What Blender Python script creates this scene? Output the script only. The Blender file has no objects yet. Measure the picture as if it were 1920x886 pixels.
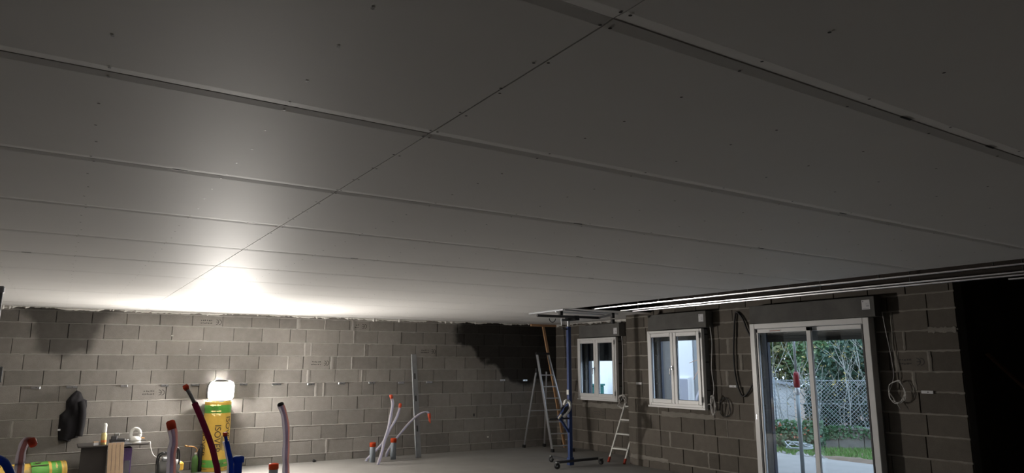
import bpy, math, random
from mathutils import Vector, Matrix, noise as mnoise
random.seed(7)
S = bpy.context.scene
COL = S.collection
PI = math.pi

# ------------------------------------------------------------------ camera, sky, exposure
cam_d = bpy.data.cameras.new('camera')
cam_d.sensor_width = 36.0
cam_d.lens = 1318.0 / 1920.0 * 36.0
cam_d.clip_end = 200
cam = bpy.data.objects.new('camera', cam_d)
COL.objects.link(cam)
cam.location = (0, 0, 1.835)
cam.rotation_euler = (math.radians(90 + 10.4043), 0, math.radians(-32.5397))
S.camera = cam

W = bpy.data.worlds.new('world'); S.world = W
W.use_nodes = True
bg = W.node_tree.nodes['Background']
bg.inputs[0].default_value = (0.66, 0.80, 1.0, 1)
bg.inputs[1].default_value = 3.5

S.view_settings.view_transform = 'Standard'
S.view_settings.look = 'None'
S.view_settings.exposure = 0.0
S.view_settings.gamma = 1.0
S.view_settings.use_curve_mapping = False
LAMP_STRENGTH = 730.0

# ------------------------------------------------------------------ materials
def new_mat(name):
    m = bpy.data.materials.new(name); m.use_nodes = True
    nt = m.node_tree
    return m, nt, nt.nodes['Principled BSDF']

def N(nt, t, **kw):
    n = nt.nodes.new(t)
    for k, v in kw.items(): setattr(n, k, v)
    return n

def mth(nt, op, a, b=None, c=None, clamp=False):
    n = nt.nodes.new('ShaderNodeMath'); n.operation = op; n.use_clamp = clamp
    for i, x in enumerate((a, b, c)):
        if x is None: continue
        if isinstance(x, (int, float)): n.inputs[i].default_value = x
        else: nt.links.new(x, n.inputs[i])
    return n.outputs[0]

def smooth(nt, x, lo, hi):
    n = nt.nodes.new('ShaderNodeMapRange'); n.interpolation_type = 'SMOOTHSTEP'
    nt.links.new(x, n.inputs[0]); n.inputs[1].default_value = lo; n.inputs[2].default_value = hi
    return n.outputs[0]

def mat(name, col, rough=0.6, metal=0.0, var=0.0, scale=8.0, bump=0.0, bscale=60.0, spec=0.5, emit=None, estr=0.0, rnd=0.0, coat=0.0):
    m, nt, p = new_mat(name)
    p.inputs['Roughness'].default_value = rough
    p.inputs['Metallic'].default_value = metal
    p.inputs['Specular IOR Level'].default_value = spec
    p.inputs['Coat Weight'].default_value = coat
    c = (col[0], col[1], col[2], 1)
    p.inputs['Base Color'].default_value = c
    tc = N(nt, 'ShaderNodeTexCoord')
    if var > 0 or rnd > 0:
        nz = N(nt, 'ShaderNodeTexNoise'); nz.inputs['Scale'].default_value = scale
        nz.inputs['Detail'].default_value = 6; nz.inputs['Roughness'].default_value = 0.6
        nt.links.new(tc.outputs['Object'], nz.inputs['Vector'])
        f = mth(nt, 'MULTIPLY_ADD', nz.outputs['Fac'], 2 * var, 1 - var)
        if rnd > 0:
            oi = N(nt, 'ShaderNodeObjectInfo')
            r = mth(nt, 'MULTIPLY_ADD', oi.outputs['Random'], 2 * rnd, 1 - rnd)
            f = mth(nt, 'MULTIPLY', f, r)
        mx = N(nt, 'ShaderNodeVectorMath', operation='SCALE')
        mx.inputs[0].default_value = col
        nt.links.new(f, mx.inputs['Scale'])
        nt.links.new(mx.outputs[0], p.inputs['Base Color'])
    if bump > 0:
        nb = N(nt, 'ShaderNodeTexNoise'); nb.inputs['Scale'].default_value = bscale; nb.inputs['Detail'].default_value = 4
        nt.links.new(tc.outputs['Object'], nb.inputs['Vector'])
        b = N(nt, 'ShaderNodeBump'); b.inputs['Strength'].default_value = bump; b.inputs['Distance'].default_value = 0.01
        nt.links.new(nb.outputs['Fac'], b.inputs['Height']); nt.links.new(b.outputs[0], p.inputs['Normal'])
    if emit:
        p.inputs['Emission Color'].default_value = (*emit, 1); p.inputs['Emission Strength'].default_value = estr
    return m

def concrete(name, col, rnd, damp):
    """aggregate block concrete; damp adds the two water stains that the back wall has below the eaves"""
    m, nt, p = new_mat(name)
    p.inputs['Roughness'].default_value = 0.92; p.inputs['Specular IOR Level'].default_value = 0.15
    tc = N(nt, 'ShaderNodeTexCoord'); oi = N(nt, 'ShaderNodeObjectInfo')
    def noi(scale, det=5):
        n = N(nt, 'ShaderNodeTexNoise'); n.inputs['Scale'].default_value = scale; n.inputs['Detail'].default_value = det
        nt.links.new(tc.outputs['Object'], n.inputs['Vector']); return n.outputs['Fac']
    big = noi(1.1, 3); mid = noi(9); fine = noi(120, 3)
    f = mth(nt, 'MULTIPLY_ADD', oi.outputs['Random'], 2 * rnd, 1 - rnd)
    f = mth(nt, 'MULTIPLY', f, mth(nt, 'MULTIPLY_ADD', mid, 0.35, 0.825))
    f = mth(nt, 'MULTIPLY', f, mth(nt, 'MULTIPLY_ADD', big, 0.4, 0.8))
    f = mth(nt, 'MULTIPLY', f, mth(nt, 'MULTIPLY_ADD', fine, 0.4, 0.8))
    if damp:
        sp = N(nt, 'ShaderNodeSeparateXYZ'); nt.links.new(tc.outputs['Object'], sp.inputs[0])
        w1 = noi(2.2, 3)
        wob = mth(nt, 'MULTIPLY_ADD', w1, 0.7, -0.35)
        x = mth(nt, 'ADD', sp.outputs[0], wob); z = mth(nt, 'ADD', sp.outputs[2], mth(nt, 'MULTIPLY', wob, 0.6))
        # left stain: a tongue hanging from the ceiling line
        half = mth(nt, 'MULTIPLY_ADD', mth(nt, 'ADD', z, -2.0), 0.5, 0.27)
        d = mth(nt, 'SUBTRACT', mth(nt, 'ABSOLUTE', mth(nt, 'ADD', x, -0.12)), half)
        s1 = mth(nt, 'MULTIPLY', smooth(nt, d, 0.16, -0.10), smooth(nt, z, 1.90, 2.10))
        # right stain: spreads from the corner
        edge = mth(nt, 'MULTIPLY_ADD', mth(nt, 'MAXIMUM', mth(nt, 'SUBTRACT', 2.4, z), 0.0), 1.45, 7.5)
        d2 = mth(nt, 'SUBTRACT', x, edge)
        s2 = mth(nt, 'MULTIPLY', smooth(nt, d2, -0.10, 0.16), smooth(nt, z, 1.36, 1.5))
        f = mth(nt, 'MULTIPLY', f, mth(nt, 'MULTIPLY_ADD', s1, -0.60, 1.0))
        f = mth(nt, 'MULTIPLY', f, mth(nt, 'MULTIPLY_ADD', s2, -0.84, 1.0))
    v = N(nt, 'ShaderNodeVectorMath', operation='SCALE'); v.inputs[0].default_value = col
    nt.links.new(f, v.inputs['Scale']); nt.links.new(v.outputs[0], p.inputs['Base Color'])
    b = N(nt, 'ShaderNodeBump'); b.inputs['Strength'].default_value = 0.35; b.inputs['Distance'].default_value = 0.006
    nt.links.new(fine, b.inputs['Height']); nt.links.new(b.outputs[0], p.inputs['Normal'])
    return m

M = {}
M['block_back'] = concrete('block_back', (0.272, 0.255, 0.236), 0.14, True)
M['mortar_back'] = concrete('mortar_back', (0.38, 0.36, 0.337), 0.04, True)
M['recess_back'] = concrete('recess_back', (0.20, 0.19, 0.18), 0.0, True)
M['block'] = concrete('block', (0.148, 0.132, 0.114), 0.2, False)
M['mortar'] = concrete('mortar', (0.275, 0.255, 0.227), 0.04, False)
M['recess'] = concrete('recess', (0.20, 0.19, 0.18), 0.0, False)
M['lintel'] = mat('lintel', (0.14, 0.137, 0.13), 0.9, var=0.45, scale=3.5, bump=0.3, bscale=90)
M['board'] = mat('plasterboard', (0.86, 0.85, 0.835), 0.6, var=0.035, scale=1.3, spec=0.1)
M['board_edge'] = M['board']
M['screw'] = mat('screw', (0.02, 0.02, 0.02), 0.5)
M['foam'] = mat('foam', (0.80, 0.78, 0.74), 0.9, var=0.1, scale=30, bump=0.6, bscale=80)
M['floor'] = mat('screed', (0.235, 0.226, 0.214), 0.75, var=0.22, scale=2.2, bump=0.12, bscale=25, spec=0.35)
M['attic'] = mat('attic_timber', (0.045, 0.035, 0.03), 0.9, var=0.3, scale=4)
M['galv'] = mat('galvanised', (0.82, 0.83, 0.86), 0.3, 1.0, var=0.06, scale=20)
M['alu'] = mat('aluminium', (0.70, 0.72, 0.76), 0.38, 0.85, var=0.08, scale=20)
M['dullmetal'] = mat('dull_metal', (0.34, 0.35, 0.36), 0.5, 0.7, var=0.25, scale=9)
M['pvc_white'] = mat('pvc_white', (0.87, 0.865, 0.86), 0.35)
M['rubber'] = mat('rubber', (0.02, 0.02, 0.022), 0.6)
M['black'] = mat('black_plastic', (0.012, 0.012, 0.014), 0.5)
M['darkframe'] = mat('dark_frame', (0.05, 0.05, 0.055), 0.5)
M['panel'] = mat('grey_panel', (0.19, 0.19, 0.185), 0.85, var=0.15, scale=12)
M['shutter'] = mat('shutter_slat', (0.022, 0.024, 0.027), 0.6)
M['shutter_track'] = mat('shutter_track', (0.03, 0.04, 0.07), 0.45)
M['blue'] = mat('blue_paint', (0.018, 0.045, 0.16), 0.4, var=0.2, scale=15)
M['white'] = mat('white_paint', (0.78, 0.78, 0.74), 0.5)
M['cream'] = mat('cream_grip', (0.72, 0.68, 0.55), 0.5)
M['wood'] = mat('sawn_timber', (0.52, 0.30, 0.16), 0.75, var=0.25, scale=6, bump=0.15, bscale=40)
M['palewood'] = mat('pale_planks', (0.62, 0.45, 0.30), 0.75, var=0.15, scale=9)
M['redfoot'] = mat('red_foot', (0.35, 0.04, 0.02), 0.5)
M['orange'] = mat('orange_cap', (0.86, 0.16, 0.05), 0.45)
M['redcap'] = mat('red_tape', (0.88, 0.27, 0.16), 0.45)
M['greypvc'] = mat('grey_pvc', (0.22, 0.25, 0.28), 0.45, var=0.15, scale=15)
M['tube_white'] = mat('tube_white', (0.78, 0.76, 0.80), 0.35)
M['tube_red'] = mat('tube_red', (0.84, 0.57, 0.53), 0.35)
M['tube_bluep'] = mat('tube_blue_pale', (0.68, 0.68, 0.82), 0.35)
M['purple'] = mat('tube_purple', (0.30, 0.07, 0.14), 0.4)
M['tubeblue'] = mat('tube_blue', (0.05, 0.13, 0.44), 0.4)
M['wrap_yellow'] = mat('wrap_yellow', (0.80, 0.52, 0.10), 0.35, var=0.12, scale=14)
M['wrap_green'] = mat('wrap_green', (0.13, 0.42, 0.07), 0.35, var=0.12, scale=14)
M['print_dark'] = mat('print_dark', (0.07, 0.05, 0.03), 0.6)
M['stamp'] = mat('stamp_ink', (0.075, 0.07, 0.066), 0.9, var=0.4, scale=40)
M['glasswool'] = mat('glasswool', (0.55, 0.42, 0.16), 0.95, bump=0.5)
M['cloth'] = mat('black_cloth', (0.010, 0.009, 0.012), 0.85, bump=0.3, bscale=30)
M['paper'] = mat('white_paper', (0.78, 0.78, 0.80), 0.7)
M['greyprint'] = mat('grey_print', (0.35, 0.35, 0.40), 0.7)
M['redprint'] = mat('red_print', (0.62, 0.25, 0.16), 0.6)
M['tabletop'] = mat('table_board', (0.045, 0.04, 0.037), 0.7, var=0.2, scale=6)
M['label_yel'] = mat('label_yellow', (0.72, 0.62, 0.28), 0.5, var=0.15, scale=30)
M['label_org'] = mat('label_orange', (0.72, 0.25, 0.08), 0.5)
M['purplebox'] = mat('purple_box', (0.09, 0.05, 0.16), 0.6, var=0.4, scale=22)
M['yellow'] = mat('yellow_plastic', (0.78, 0.47, 0.05), 0.4)
M['greenbottle'] = mat('green_bottle', (0.07, 0.16, 0.04), 0.35, var=0.2, scale=20)
M['brass'] = mat('brass', (0.70, 0.40, 0.18), 0.35, 0.8)
M['copper'] = mat('copper_wire', (0.55, 0.28, 0.16), 0.4, 0.3)
M['lamp_on'] = mat('lamp_diffuser', (0.9, 0.9, 0.88), 0.4, emit=(1.0, 0.945, 0.875), estr=LAMP_STRENGTH)
M['cable_white'] = mat('cable_white', (0.80, 0.78, 0.76), 0.5)
M['cable_grey'] = mat('cable_grey', (0.22, 0.22, 0.23), 0.5)
M['terrace'] = mat('terrace_concrete', (0.80, 0.79, 0.78), 0.85, var=0.1, scale=3)
M['soil'] = mat('soil', (0.14, 0.10, 0.07), 0.95, var=0.5, scale=5, bump=0.6, bscale=20)
M['stone'] = mat('rubble_stone', (0.27, 0.26, 0.25), 0.9, var=0.25, scale=8, rnd=0.25)
M['grass'] = mat('grass_blade', (0.11, 0.23, 0.05), 0.7, var=0.35, scale=1.5)
M['gardenwall'] = mat('garden_wall', (0.16, 0.155, 0.14), 0.95, var=0.5, scale=4, bump=0.5, bscale=15)
M['render'] = mat('white_render', (0.80, 0.80, 0.80), 0.9, var=0.02, scale=6)
M['greyrender'] = mat('grey_render', (0.25, 0.26, 0.27), 0.9, var=0.1, scale=6)
M['rooftile'] = mat('shed_roof', (0.34, 0.36, 0.40), 0.8, var=0.2, scale=12)
M['teal'] = mat('teal_box', (0.015, 0.16, 0.14), 0.5)
M['leaf1'] = mat('leaf_green', (0.085, 0.165, 0.06), 0.6, var=0.5, scale=1.3)
M['leaf2'] = mat('leaf_olive', (0.17, 0.18, 0.075), 0.6, var=0.5, scale=1.6)
M['leaf3'] = mat('leaf_autumn', (0.40, 0.27, 0.10), 0.6, var=0.5, scale=1.6)
M['leaf_dark'] = mat('leaf_dark', (0.028, 0.07, 0.042), 0.6, var=0.5, scale=1.3)
M['ivy'] = mat('ivy_leaf', (0.035, 0.10, 0.035), 0.45, var=0.5, scale=4)
M['ivy_red'] = mat('ivy_red', (0.35, 0.10, 0.05), 0.5)
M['leaf_yellow'] = mat('leaf_yellow', (0.33, 0.28, 0.09), 0.5, var=0.3, scale=9)
M['bark'] = mat('bark', (0.10, 0.085, 0.07), 0.9, var=0.3, scale=10)
M['twig'] = mat('pale_twig', (0.36, 0.36, 0.33), 0.8, var=0.25, scale=6)
M['wire'] = mat('fence_wire', (0.40, 0.44, 0.47), 0.45, 0.2)
M['propgrey'] = mat('prop_steel', (0.24, 0.27, 0.28), 0.45, 0.6, var=0.2, scale=10)
M['propred'] = mat('prop_red', (0.22, 0.01, 0.016), 0.35)

# polyethylene tubes let light through
for k_ in ('tube_white', 'tube_red', 'tube_bluep', 'purple', 'tubeblue', 'redcap', 'orange'):
    nt = M[k_].node_tree; p = nt.nodes['Principled BSDF']; c_ = p.inputs['Base Color'].default_value
    tl_ = N(nt, 'ShaderNodeBsdfTranslucent'); tl_.inputs[0].default_value = c_
    mx_ = N(nt, 'ShaderNodeMixShader'); mx_.inputs[0].default_value = 0.75
    nt.links.new(p.outputs[0], mx_.inputs[1]); nt.links.new(tl_.outputs[0], mx_.inputs[2]); nt.links.new(mx_.outputs[0], nt.nodes['Material Output'].inputs[0])

# glass: thin architectural pane
m, nt, p = new_mat('window_glass')
nt.nodes.remove(p)
out = nt.nodes['Material Output']
tr = N(nt, 'ShaderNodeBsdfTransparent'); tr.inputs[0].default_value = (0.93, 0.96, 0.97, 1)
gl = N(nt, 'ShaderNodeBsdfGlossy'); gl.inputs['Roughness'].default_value = 0.02
ge = N(nt, 'ShaderNodeNewGeometry')
dp = N(nt, 'ShaderNodeVectorMath', operation='DOT_PRODUCT')
nt.links.new(ge.outputs['Incoming'], dp.inputs[0]); nt.links.new(ge.outputs['Normal'], dp.inputs[1])
cs = mth(nt, 'SUBTRACT', 1.0, mth(nt, 'ABSOLUTE', dp.outputs['Value']), clamp=True)
fres = mth(nt, 'MULTIPLY_ADD', mth(nt, 'POWER', cs, 5.0), 0.92, 0.045)
mxs = N(nt, 'ShaderNodeMixShader')
nt.links.new(fres, mxs.inputs[0]); nt.links.new(tr.outputs[0], mxs.inputs[1]); nt.links.new(gl.outputs[0], mxs.inputs[2])
nt.links.new(mxs.outputs[0], out.inputs[0])
M['glass'] = m

# ------------------------------------------------------------------ mesh helpers
class MB:
    def __init__(s): s.v = []; s.f = []; s.sm = []
    def add(s, vs, fs, smooth=False):
        o = len(s.v); s.v += [tuple(x) for x in vs]
        s.f += [tuple(i + o for i in f) for f in fs]; s.sm += [smooth] * len(fs); return s
    def box(s, x0, x1, y0, y1, z0, z1, mtx=None):
        vs = [(x, y, z) for x in (x0, x1) for y in (y0, y1) for z in (z0, z1)]
        if mtx is not None: vs = [mtx @ Vector(v) for v in vs]
        return s.add(vs, [(0, 1, 3, 2), (4, 6, 7, 5), (0, 4, 5, 1), (2, 3, 7, 6), (0, 2, 6, 4), (1, 5, 7, 3)])
    def cbox(s, x0, x1, y0, y1, z0, z1, c, mtx=None):
        """box with chamfered edges"""
        cx, cy, cz = (x0 + x1) / 2, (y0 + y1) / 2, (z0 + z1) / 2
        hx, hy, hz = (x1 - x0) / 2, (y1 - y0) / 2, (z1 - z0) / 2
        c = min(c, hx * .9, hy * .9, hz * .9)
        vs = []; idx = {}
        for sx in (-1, 1):
            for sy in (-1, 1):
                for sz in (-1, 1):
                    for ax in range(3):
                        h = [hx - c, hy - c, hz - c]; h[ax] += c
                        idx[(sx, sy, sz, ax)] = len(vs)
                        v = Vector((cx + sx * h[0], cy + sy * h[1], cz + sz * h[2]))
                        vs.append(mtx @ v if mtx is not None else v)
        fs = []
        for sgn in (-1, 1):
            fs.append([idx[(sgn, a, b, 0)] for a, b in ((-1, -1), (1, -1), (1, 1), (-1, 1))])
            fs.append([idx[(a, sgn, b, 1)] for a, b in ((-1, -1), (1, -1), (1, 1), (-1, 1))])
            fs.append([idx[(a, b, sgn, 2)] for a, b in ((-1, -1), (1, -1), (1, 1), (-1, 1))])
        for a in (-1, 1):
            for b in (-1, 1):
                fs.append([idx[(a, b, -1, 0)], idx[(a, b, 1, 0)], idx[(a, b, 1, 1)], idx[(a, b, -1, 1)]])
                fs.append([idx[(a, -1, b, 0)], idx[(a, 1, b, 0)], idx[(a, 1, b, 2)], idx[(a, -1, b, 2)]])
                fs.append([idx[(-1, a, b, 1)], idx[(1, a, b, 1)], idx[(1, a, b, 2)], idx[(-1, a, b, 2)]])
                for d in (-1, 1): fs.append([idx[(a, b, d, 0)], idx[(a, b, d, 1)], idx[(a, b, d, 2)]])
        return s.add(vs, fs)
    def bar(s, p0, p1, w, h, up=(0, 0, 1), ch=0.0):
        p0, p1 = Vector(p0), Vector(p1); d = (p1 - p0); L = d.length; d.normalize()
        u = Vector(up)
        if abs(d.dot(u)) > 0.98: u = Vector((1, 0, 0))
        r = d.cross(u).normalized(); u2 = r.cross(d)
        mt = Matrix((r, d, u2)).transposed().to_4x4(); mt.translation = p0
        if ch: return s.cbox(-w / 2, w / 2, 0, L, -h / 2, h / 2, ch, mt)
        return s.box(-w / 2, w / 2, 0, L, -h / 2, h / 2, mt)
    def tube(s, pts, r, n=8, cap=True, rs=None):
        pts = [Vector(p) for p in pts]; m = len(pts); vs = []; prev = None
        for i, p in enumerate(pts):
            t = (pts[min(i + 1, m - 1)] - pts[max(i - 1, 0)]).normalized()
            if prev is None:
                a = Vector((0, 0, 1)) if abs(t.z) < 0.9 else Vector((1, 0, 0))
                u = t.cross(a).normalized()
            else:
                u = (prev - t * prev.dot(t)).normalized()
            prev = u; w = t.cross(u); rr = rs[i] if rs else r
            for k in range(n):
                a = 2 * PI * k / n; vs.append(p + u * math.cos(a) * rr + w * math.sin(a) * rr)
        fs = [(i * n + k, i * n + (k + 1) % n, (i + 1) * n + (k + 1) % n, (i + 1) * n + k) for i in range(m - 1) for k in range(n)]
        s.add(vs, fs, True)
        if cap:
            o = len(s.v) - len(vs)
            s.f.append(tuple(o + k for k in range(n))[::-1]); s.f.append(tuple(o + (m - 1) * n + k for k in range(n))); s.sm += [False, False]
        return s
    def lathe(s, prof, n=20, mtx=None, cx=0, cy=0):
        vs = []; m = len(prof)
        for r, z in prof:
            for k in range(n):
                a = 2 * PI * k / n; v = Vector((cx + r * math.cos(a), cy + r * math.sin(a), z))
                vs.append(mtx @ v if mtx is not None else v)
        fs = [(i * n + k, i * n + (k + 1) % n, (i + 1) * n + (k + 1) % n, (i + 1) * n + k) for i in range(m - 1) for k in range(n)]
        fs.append(tuple(range(n))[::-1]); fs.append(tuple((m - 1) * n + k for k in range(n)))
        s.add(vs, fs, True); s.sm[-1] = s.sm[-2] = False
        return s
    def prism(s, poly, z0, z1):
        n = len(poly)
        vs = [(x, y, z0) for x, y in poly] + [(x, y, z1) for x, y in poly]
        fs = [tuple(range(n))[::-1], tuple(range(n, 2 * n))] + [(i, (i + 1) % n, n + (i + 1) % n, n + i) for i in range(n)]
        return s.add(vs, fs)
    def build(s, name, m, parent=None, fix=True):
        me = bpy.data.meshes.new(name); me.from_pydata(s.v, [], s.f)
        me.polygons.foreach_set('use_smooth', s.sm)
        if fix:
            import bmesh
            bm = bmesh.new(); bm.from_mesh(me); bmesh.ops.recalc_face_normals(bm, faces=bm.faces); bm.to_mesh(me); bm.free()
        me.materials.append(M[m] if isinstance(m, str) else m); me.update()
        o = bpy.data.objects.new(name, me); COL.objects.link(o)
        if parent is not None: o.parent = parent
        return o

def tag(o, label=None, cat=None, group=None, kind=None):
    if label: o['label'] = label
    if cat: o['category'] = cat
    if group: o['group'] = group
    if kind: o['kind'] = kind
    return o
def empty(name, loc=(0, 0, 0), rz=0.0):
    o = bpy.data.objects.new(name, None); COL.objects.link(o); o.location = loc; o.rotation_euler = (0, 0, rz); o.empty_display_size = 0.1
    return o
def thing(name, label, cat, loc=(0, 0, 0), rz=0.0, group=None):
    return tag(empty(name, loc, rz), label, cat, group)
def spline(pts, n=6):
    """Catmull-Rom through points"""
    P = [Vector(p) for p in pts]; P = [P[0] * 2 - P[1]] + P + [P[-1] * 2 - P[-2]]; o = []
    for i in range(1, len(P) - 2):
        for k in range(n):
            t = k / n; a, b, c, d = P[i - 1:i + 3]
            o.append(0.5 * ((2 * b) + (c - a) * t + (2 * a - 5 * b + 4 * c - d) * t * t + (3 * b - a - 3 * c + d) * t ** 3))
    o.append(P[-2]); return o

def text_mesh(body, size):
    cu = bpy.data.curves.new('text', 'FONT'); cu.body = body; cu.size = size; cu.align_x = 'CENTER'; cu.align_y = 'CENTER'
    o = bpy.data.objects.new('text', cu); COL.objects.link(o)
    dg = bpy.context.evaluated_depsgraph_get(); dg.update()
    me = o.evaluated_get(dg).to_mesh()
    vs = [v.co.copy() for v in me.vertices]; fs = [tuple(p.vertices) for p in me.polygons]
    o.evaluated_get(dg).to_mesh_clear(); bpy.data.objects.remove(o); bpy.data.curves.remove(cu)
    return vs, fs

# ------------------------------------------------------------------ floor, roof, plain walls
ZC = 2.81                      # underside of the plasterboard
ROOF = 3.45
tag(MB().box(-3.2, 13.2, -3.2, 14.6, -0.25, 0.0).build('floor', 'floor'), kind='structure', label='pale dusty concrete screed floor')
rf = MB()
rf.box(-3.2, 9.57, -3.2, 14.6, ROOF, ROOF + .2).box(9.57, 10.4, 10.3, 14.6, ROOF, ROOF + .2).box(9.57, 13.2, -3.2, 5.2, ROOF, ROOF + .2)
tag(rf.build('roof', 'attic'), kind='structure', label='dark timber roof deck above the ceiling void')
tag(MB().box(-3.2, -3.0, -3.2, 14.6, 0, ROOF).build('wall_left', 'block'), kind='structure', label='bare block wall left of the frame')
tag(MB().box(-3.0, 13.2, -3.2, -3.0, 0, ROOF).build('wall_front', 'block'), kind='structure', label='bare block wall behind the camera')
tag(MB().box(13.0, 13.2, -3.0, 5.2, 0, ROOF).build('wall_side_room', 'block'), kind='structure', label='outer wall of the unlit side room')
tag(MB().box(9.57, 13.0, 5.0, 5.2, 0, ROOF).build('wall_side_room_end', 'block'), kind='structure', label='end wall of the unlit side room')

# ------------------------------------------------------------------ block walls
COURSE = [0.0, 0.135, 0.40, 0.675, 0.955, 1.225, 1.50, 1.752, 2.015, 2.275, 2.54, 2.748, 3.02, 3.3, ROOF]
def subtract(rects, op):
    o = []
    for (a, b, c, d) in rects:
        A, B, C_, D = op
        if B <= a or A >= b or D <= c or C_ >= d: o.append((a, b, c, d)); continue
        if a < A: o.append((a, A, c, d))
        if B < b: o.append((B, b, c, d))
        aa, bb = max(a, A), min(b, B)
        if c < C_: o.append((aa, bb, c, C_))
        if D < d: o.append((aa, bb, D, d))
    return [r for r in o if r[1] - r[0] > 0.03 and r[3] - r[2] > 0.03]

def fill_joints(js, L, x0=0.0):
    js = sorted(x for x in js if x0 + 0.05 < x < L - 0.05); o = [x0]
    for j in js + [L]:
        g = j - o[-1]
        if g > 0.8:
            k = max(1, round(g / 0.525)); b = o[-1]
            for i in range(1, k): o.append(b + g * i / k)
        o.append(j)
    return o

def block_wall(name, loc, rz, x0, L, rows, openings, sfx, label, filled=(), thick=0.2, dark=()):
    """local x runs along the wall (left to right seen from the room), local y into the wall, z up"""
    rec = 0.022
    rects = [(x0, L, 0, ROOF)]
    for op in openings: rects = subtract(rects, op)
    b = MB()
    for (a, bb, c, d) in rects: b.box(a, bb, rec, thick, c, d)
    wall = b.build(name, 'recess' + sfx)
    wall.location = loc; wall.rotation_euler = (0, 0, rz)
    tag(wall, kind='structure', label=label)
    blocks = []
    rr = random.Random(hash(name) % 1000 if False else len(name) * 13)
    for i in range(len(COURSE) - 1):
        z0, z1 = COURSE[i], COURSE[i + 1]
        bed = 0.016
        js = rows.get(i)
        if js is None:
            off = 0.26 if i % 2 else 0.0
            js = [x0 + off + 0.525 * k + rr.uniform(-.02, .02) for k in range(1, int((L - x0) / .525) + 1)]
        js = fill_joints(js, L, x0)
        for k in range(len(js) - 1):
            a, bb = js[k], js[k + 1]
            gap = rr.choice((0.004, 0.005, 0.007))
            cells = [(a + (gap if k else 0), bb - gap, z0 + (bed if i else 0), z1)]
            for op in openings: cells = subtract(cells, op)
            for (ca, cb, cc, cd) in cells:
                y = rr.uniform(-0.0035, 0.0035); c = 0.004
                t1, t2, t3, t4 = (rr.uniform(-0.0015, 0.0015) for _ in range(4))
                vs = [(ca + c, y + t1, cc + c), (cb - c, y + t2, cc + c), (cb - c, y + t3, cd - c), (ca + c, y + t4, cd - c),
                      (ca, y + c, cc), (cb, y + c, cc), (cb, y + c, cd), (ca, y + c, cd),
                      (ca, rec, cc), (cb, rec, cc), (cb, rec, cd), (ca, rec, cd)]
                fs = [(0, 1, 2, 3)] + [(4 + q, 4 + (q + 1) % 4, (q + 1) % 4, q) for q in range(4)] + [(8 + q, 8 + (q + 1) % 4, 4 + (q + 1) % 4, 4 + q) for q in range(4)]
                o = MB().add(vs, fs).build('block', 'block' + sfx, wall)
                blocks.append((o, ca, cb, cc, cd, y))
        if i and z1 < 3.2:                       # bed joint of this course: uneven, slightly smeared mortar
            segs = [(x0, L, z0, z0 + bed)]
            for op in openings:
                ns = []
                for s_ in segs:
                    A, B, C_, D = op
                    if D <= z0 or C_ >= z0 + bed: ns.append(s_); continue
                    if s_[0] < A: ns.append((s_[0], min(A, s_[1]), z0, z0 + bed))
                    if B < s_[1]: ns.append((max(B, s_[0]), s_[1], z0, z0 + bed))
                segs = ns
            for (a, bb, c, d) in segs:
                if bb - a < 0.05: continue
                n = max(2, int((bb - a) / 0.05)); vs = []; fs = []
                for q in range(n + 1):
                    x = a + (bb - a) * q / n
                    e1, e2 = abs(rr.gauss(0, .004)), abs(rr.gauss(0, .004))
                    if rr.random() < .06: e1 += .008
                    yy = -0.0045 - abs(rr.gauss(0, .0015))
                    vs += [(x, rec, c), (x, -0.001, c - e1), (x, yy, (c + d) / 2), (x, -0.001, d + e2), (x, rec, d)]
                    if q:
                        for w in range(4): fs.append(((q - 1) * 5 + w, q * 5 + w, q * 5 + w + 1, (q - 1) * 5 + w + 1))
                MB().add(vs, fs).build('mortar_bed', 'mortar' + sfx, wall, fix=True)
    for (x, i, w) in filled:                      # vertical joints that were pointed up with mortar
        z0, z1 = COURSE[i], COURSE[i + 1]; vs = []; fs = []; n = 6
        for q in range(n + 1):
            z = z0 + .012 + (z1 - z0 - .012) * q / n
            a = x - w / 2 + rr.uniform(-.006, .006); b_ = x + w / 2 + rr.uniform(-.006, .006)
            vs += [(a, rec, z), (a, -.0045, z), ((a + b_) / 2, -.009, z), (b_, -.0045, z), (b_, rec, z)]
            if q:
                for e in range(4): fs.append(((q - 1) * 5 + e, q * 5 + e, q * 5 + e + 1, (q - 1) * 5 + e + 1))
        MB().add(vs, fs).build('mortar_joint', 'mortar' + sfx, wall)
    return wall, blocks

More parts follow.
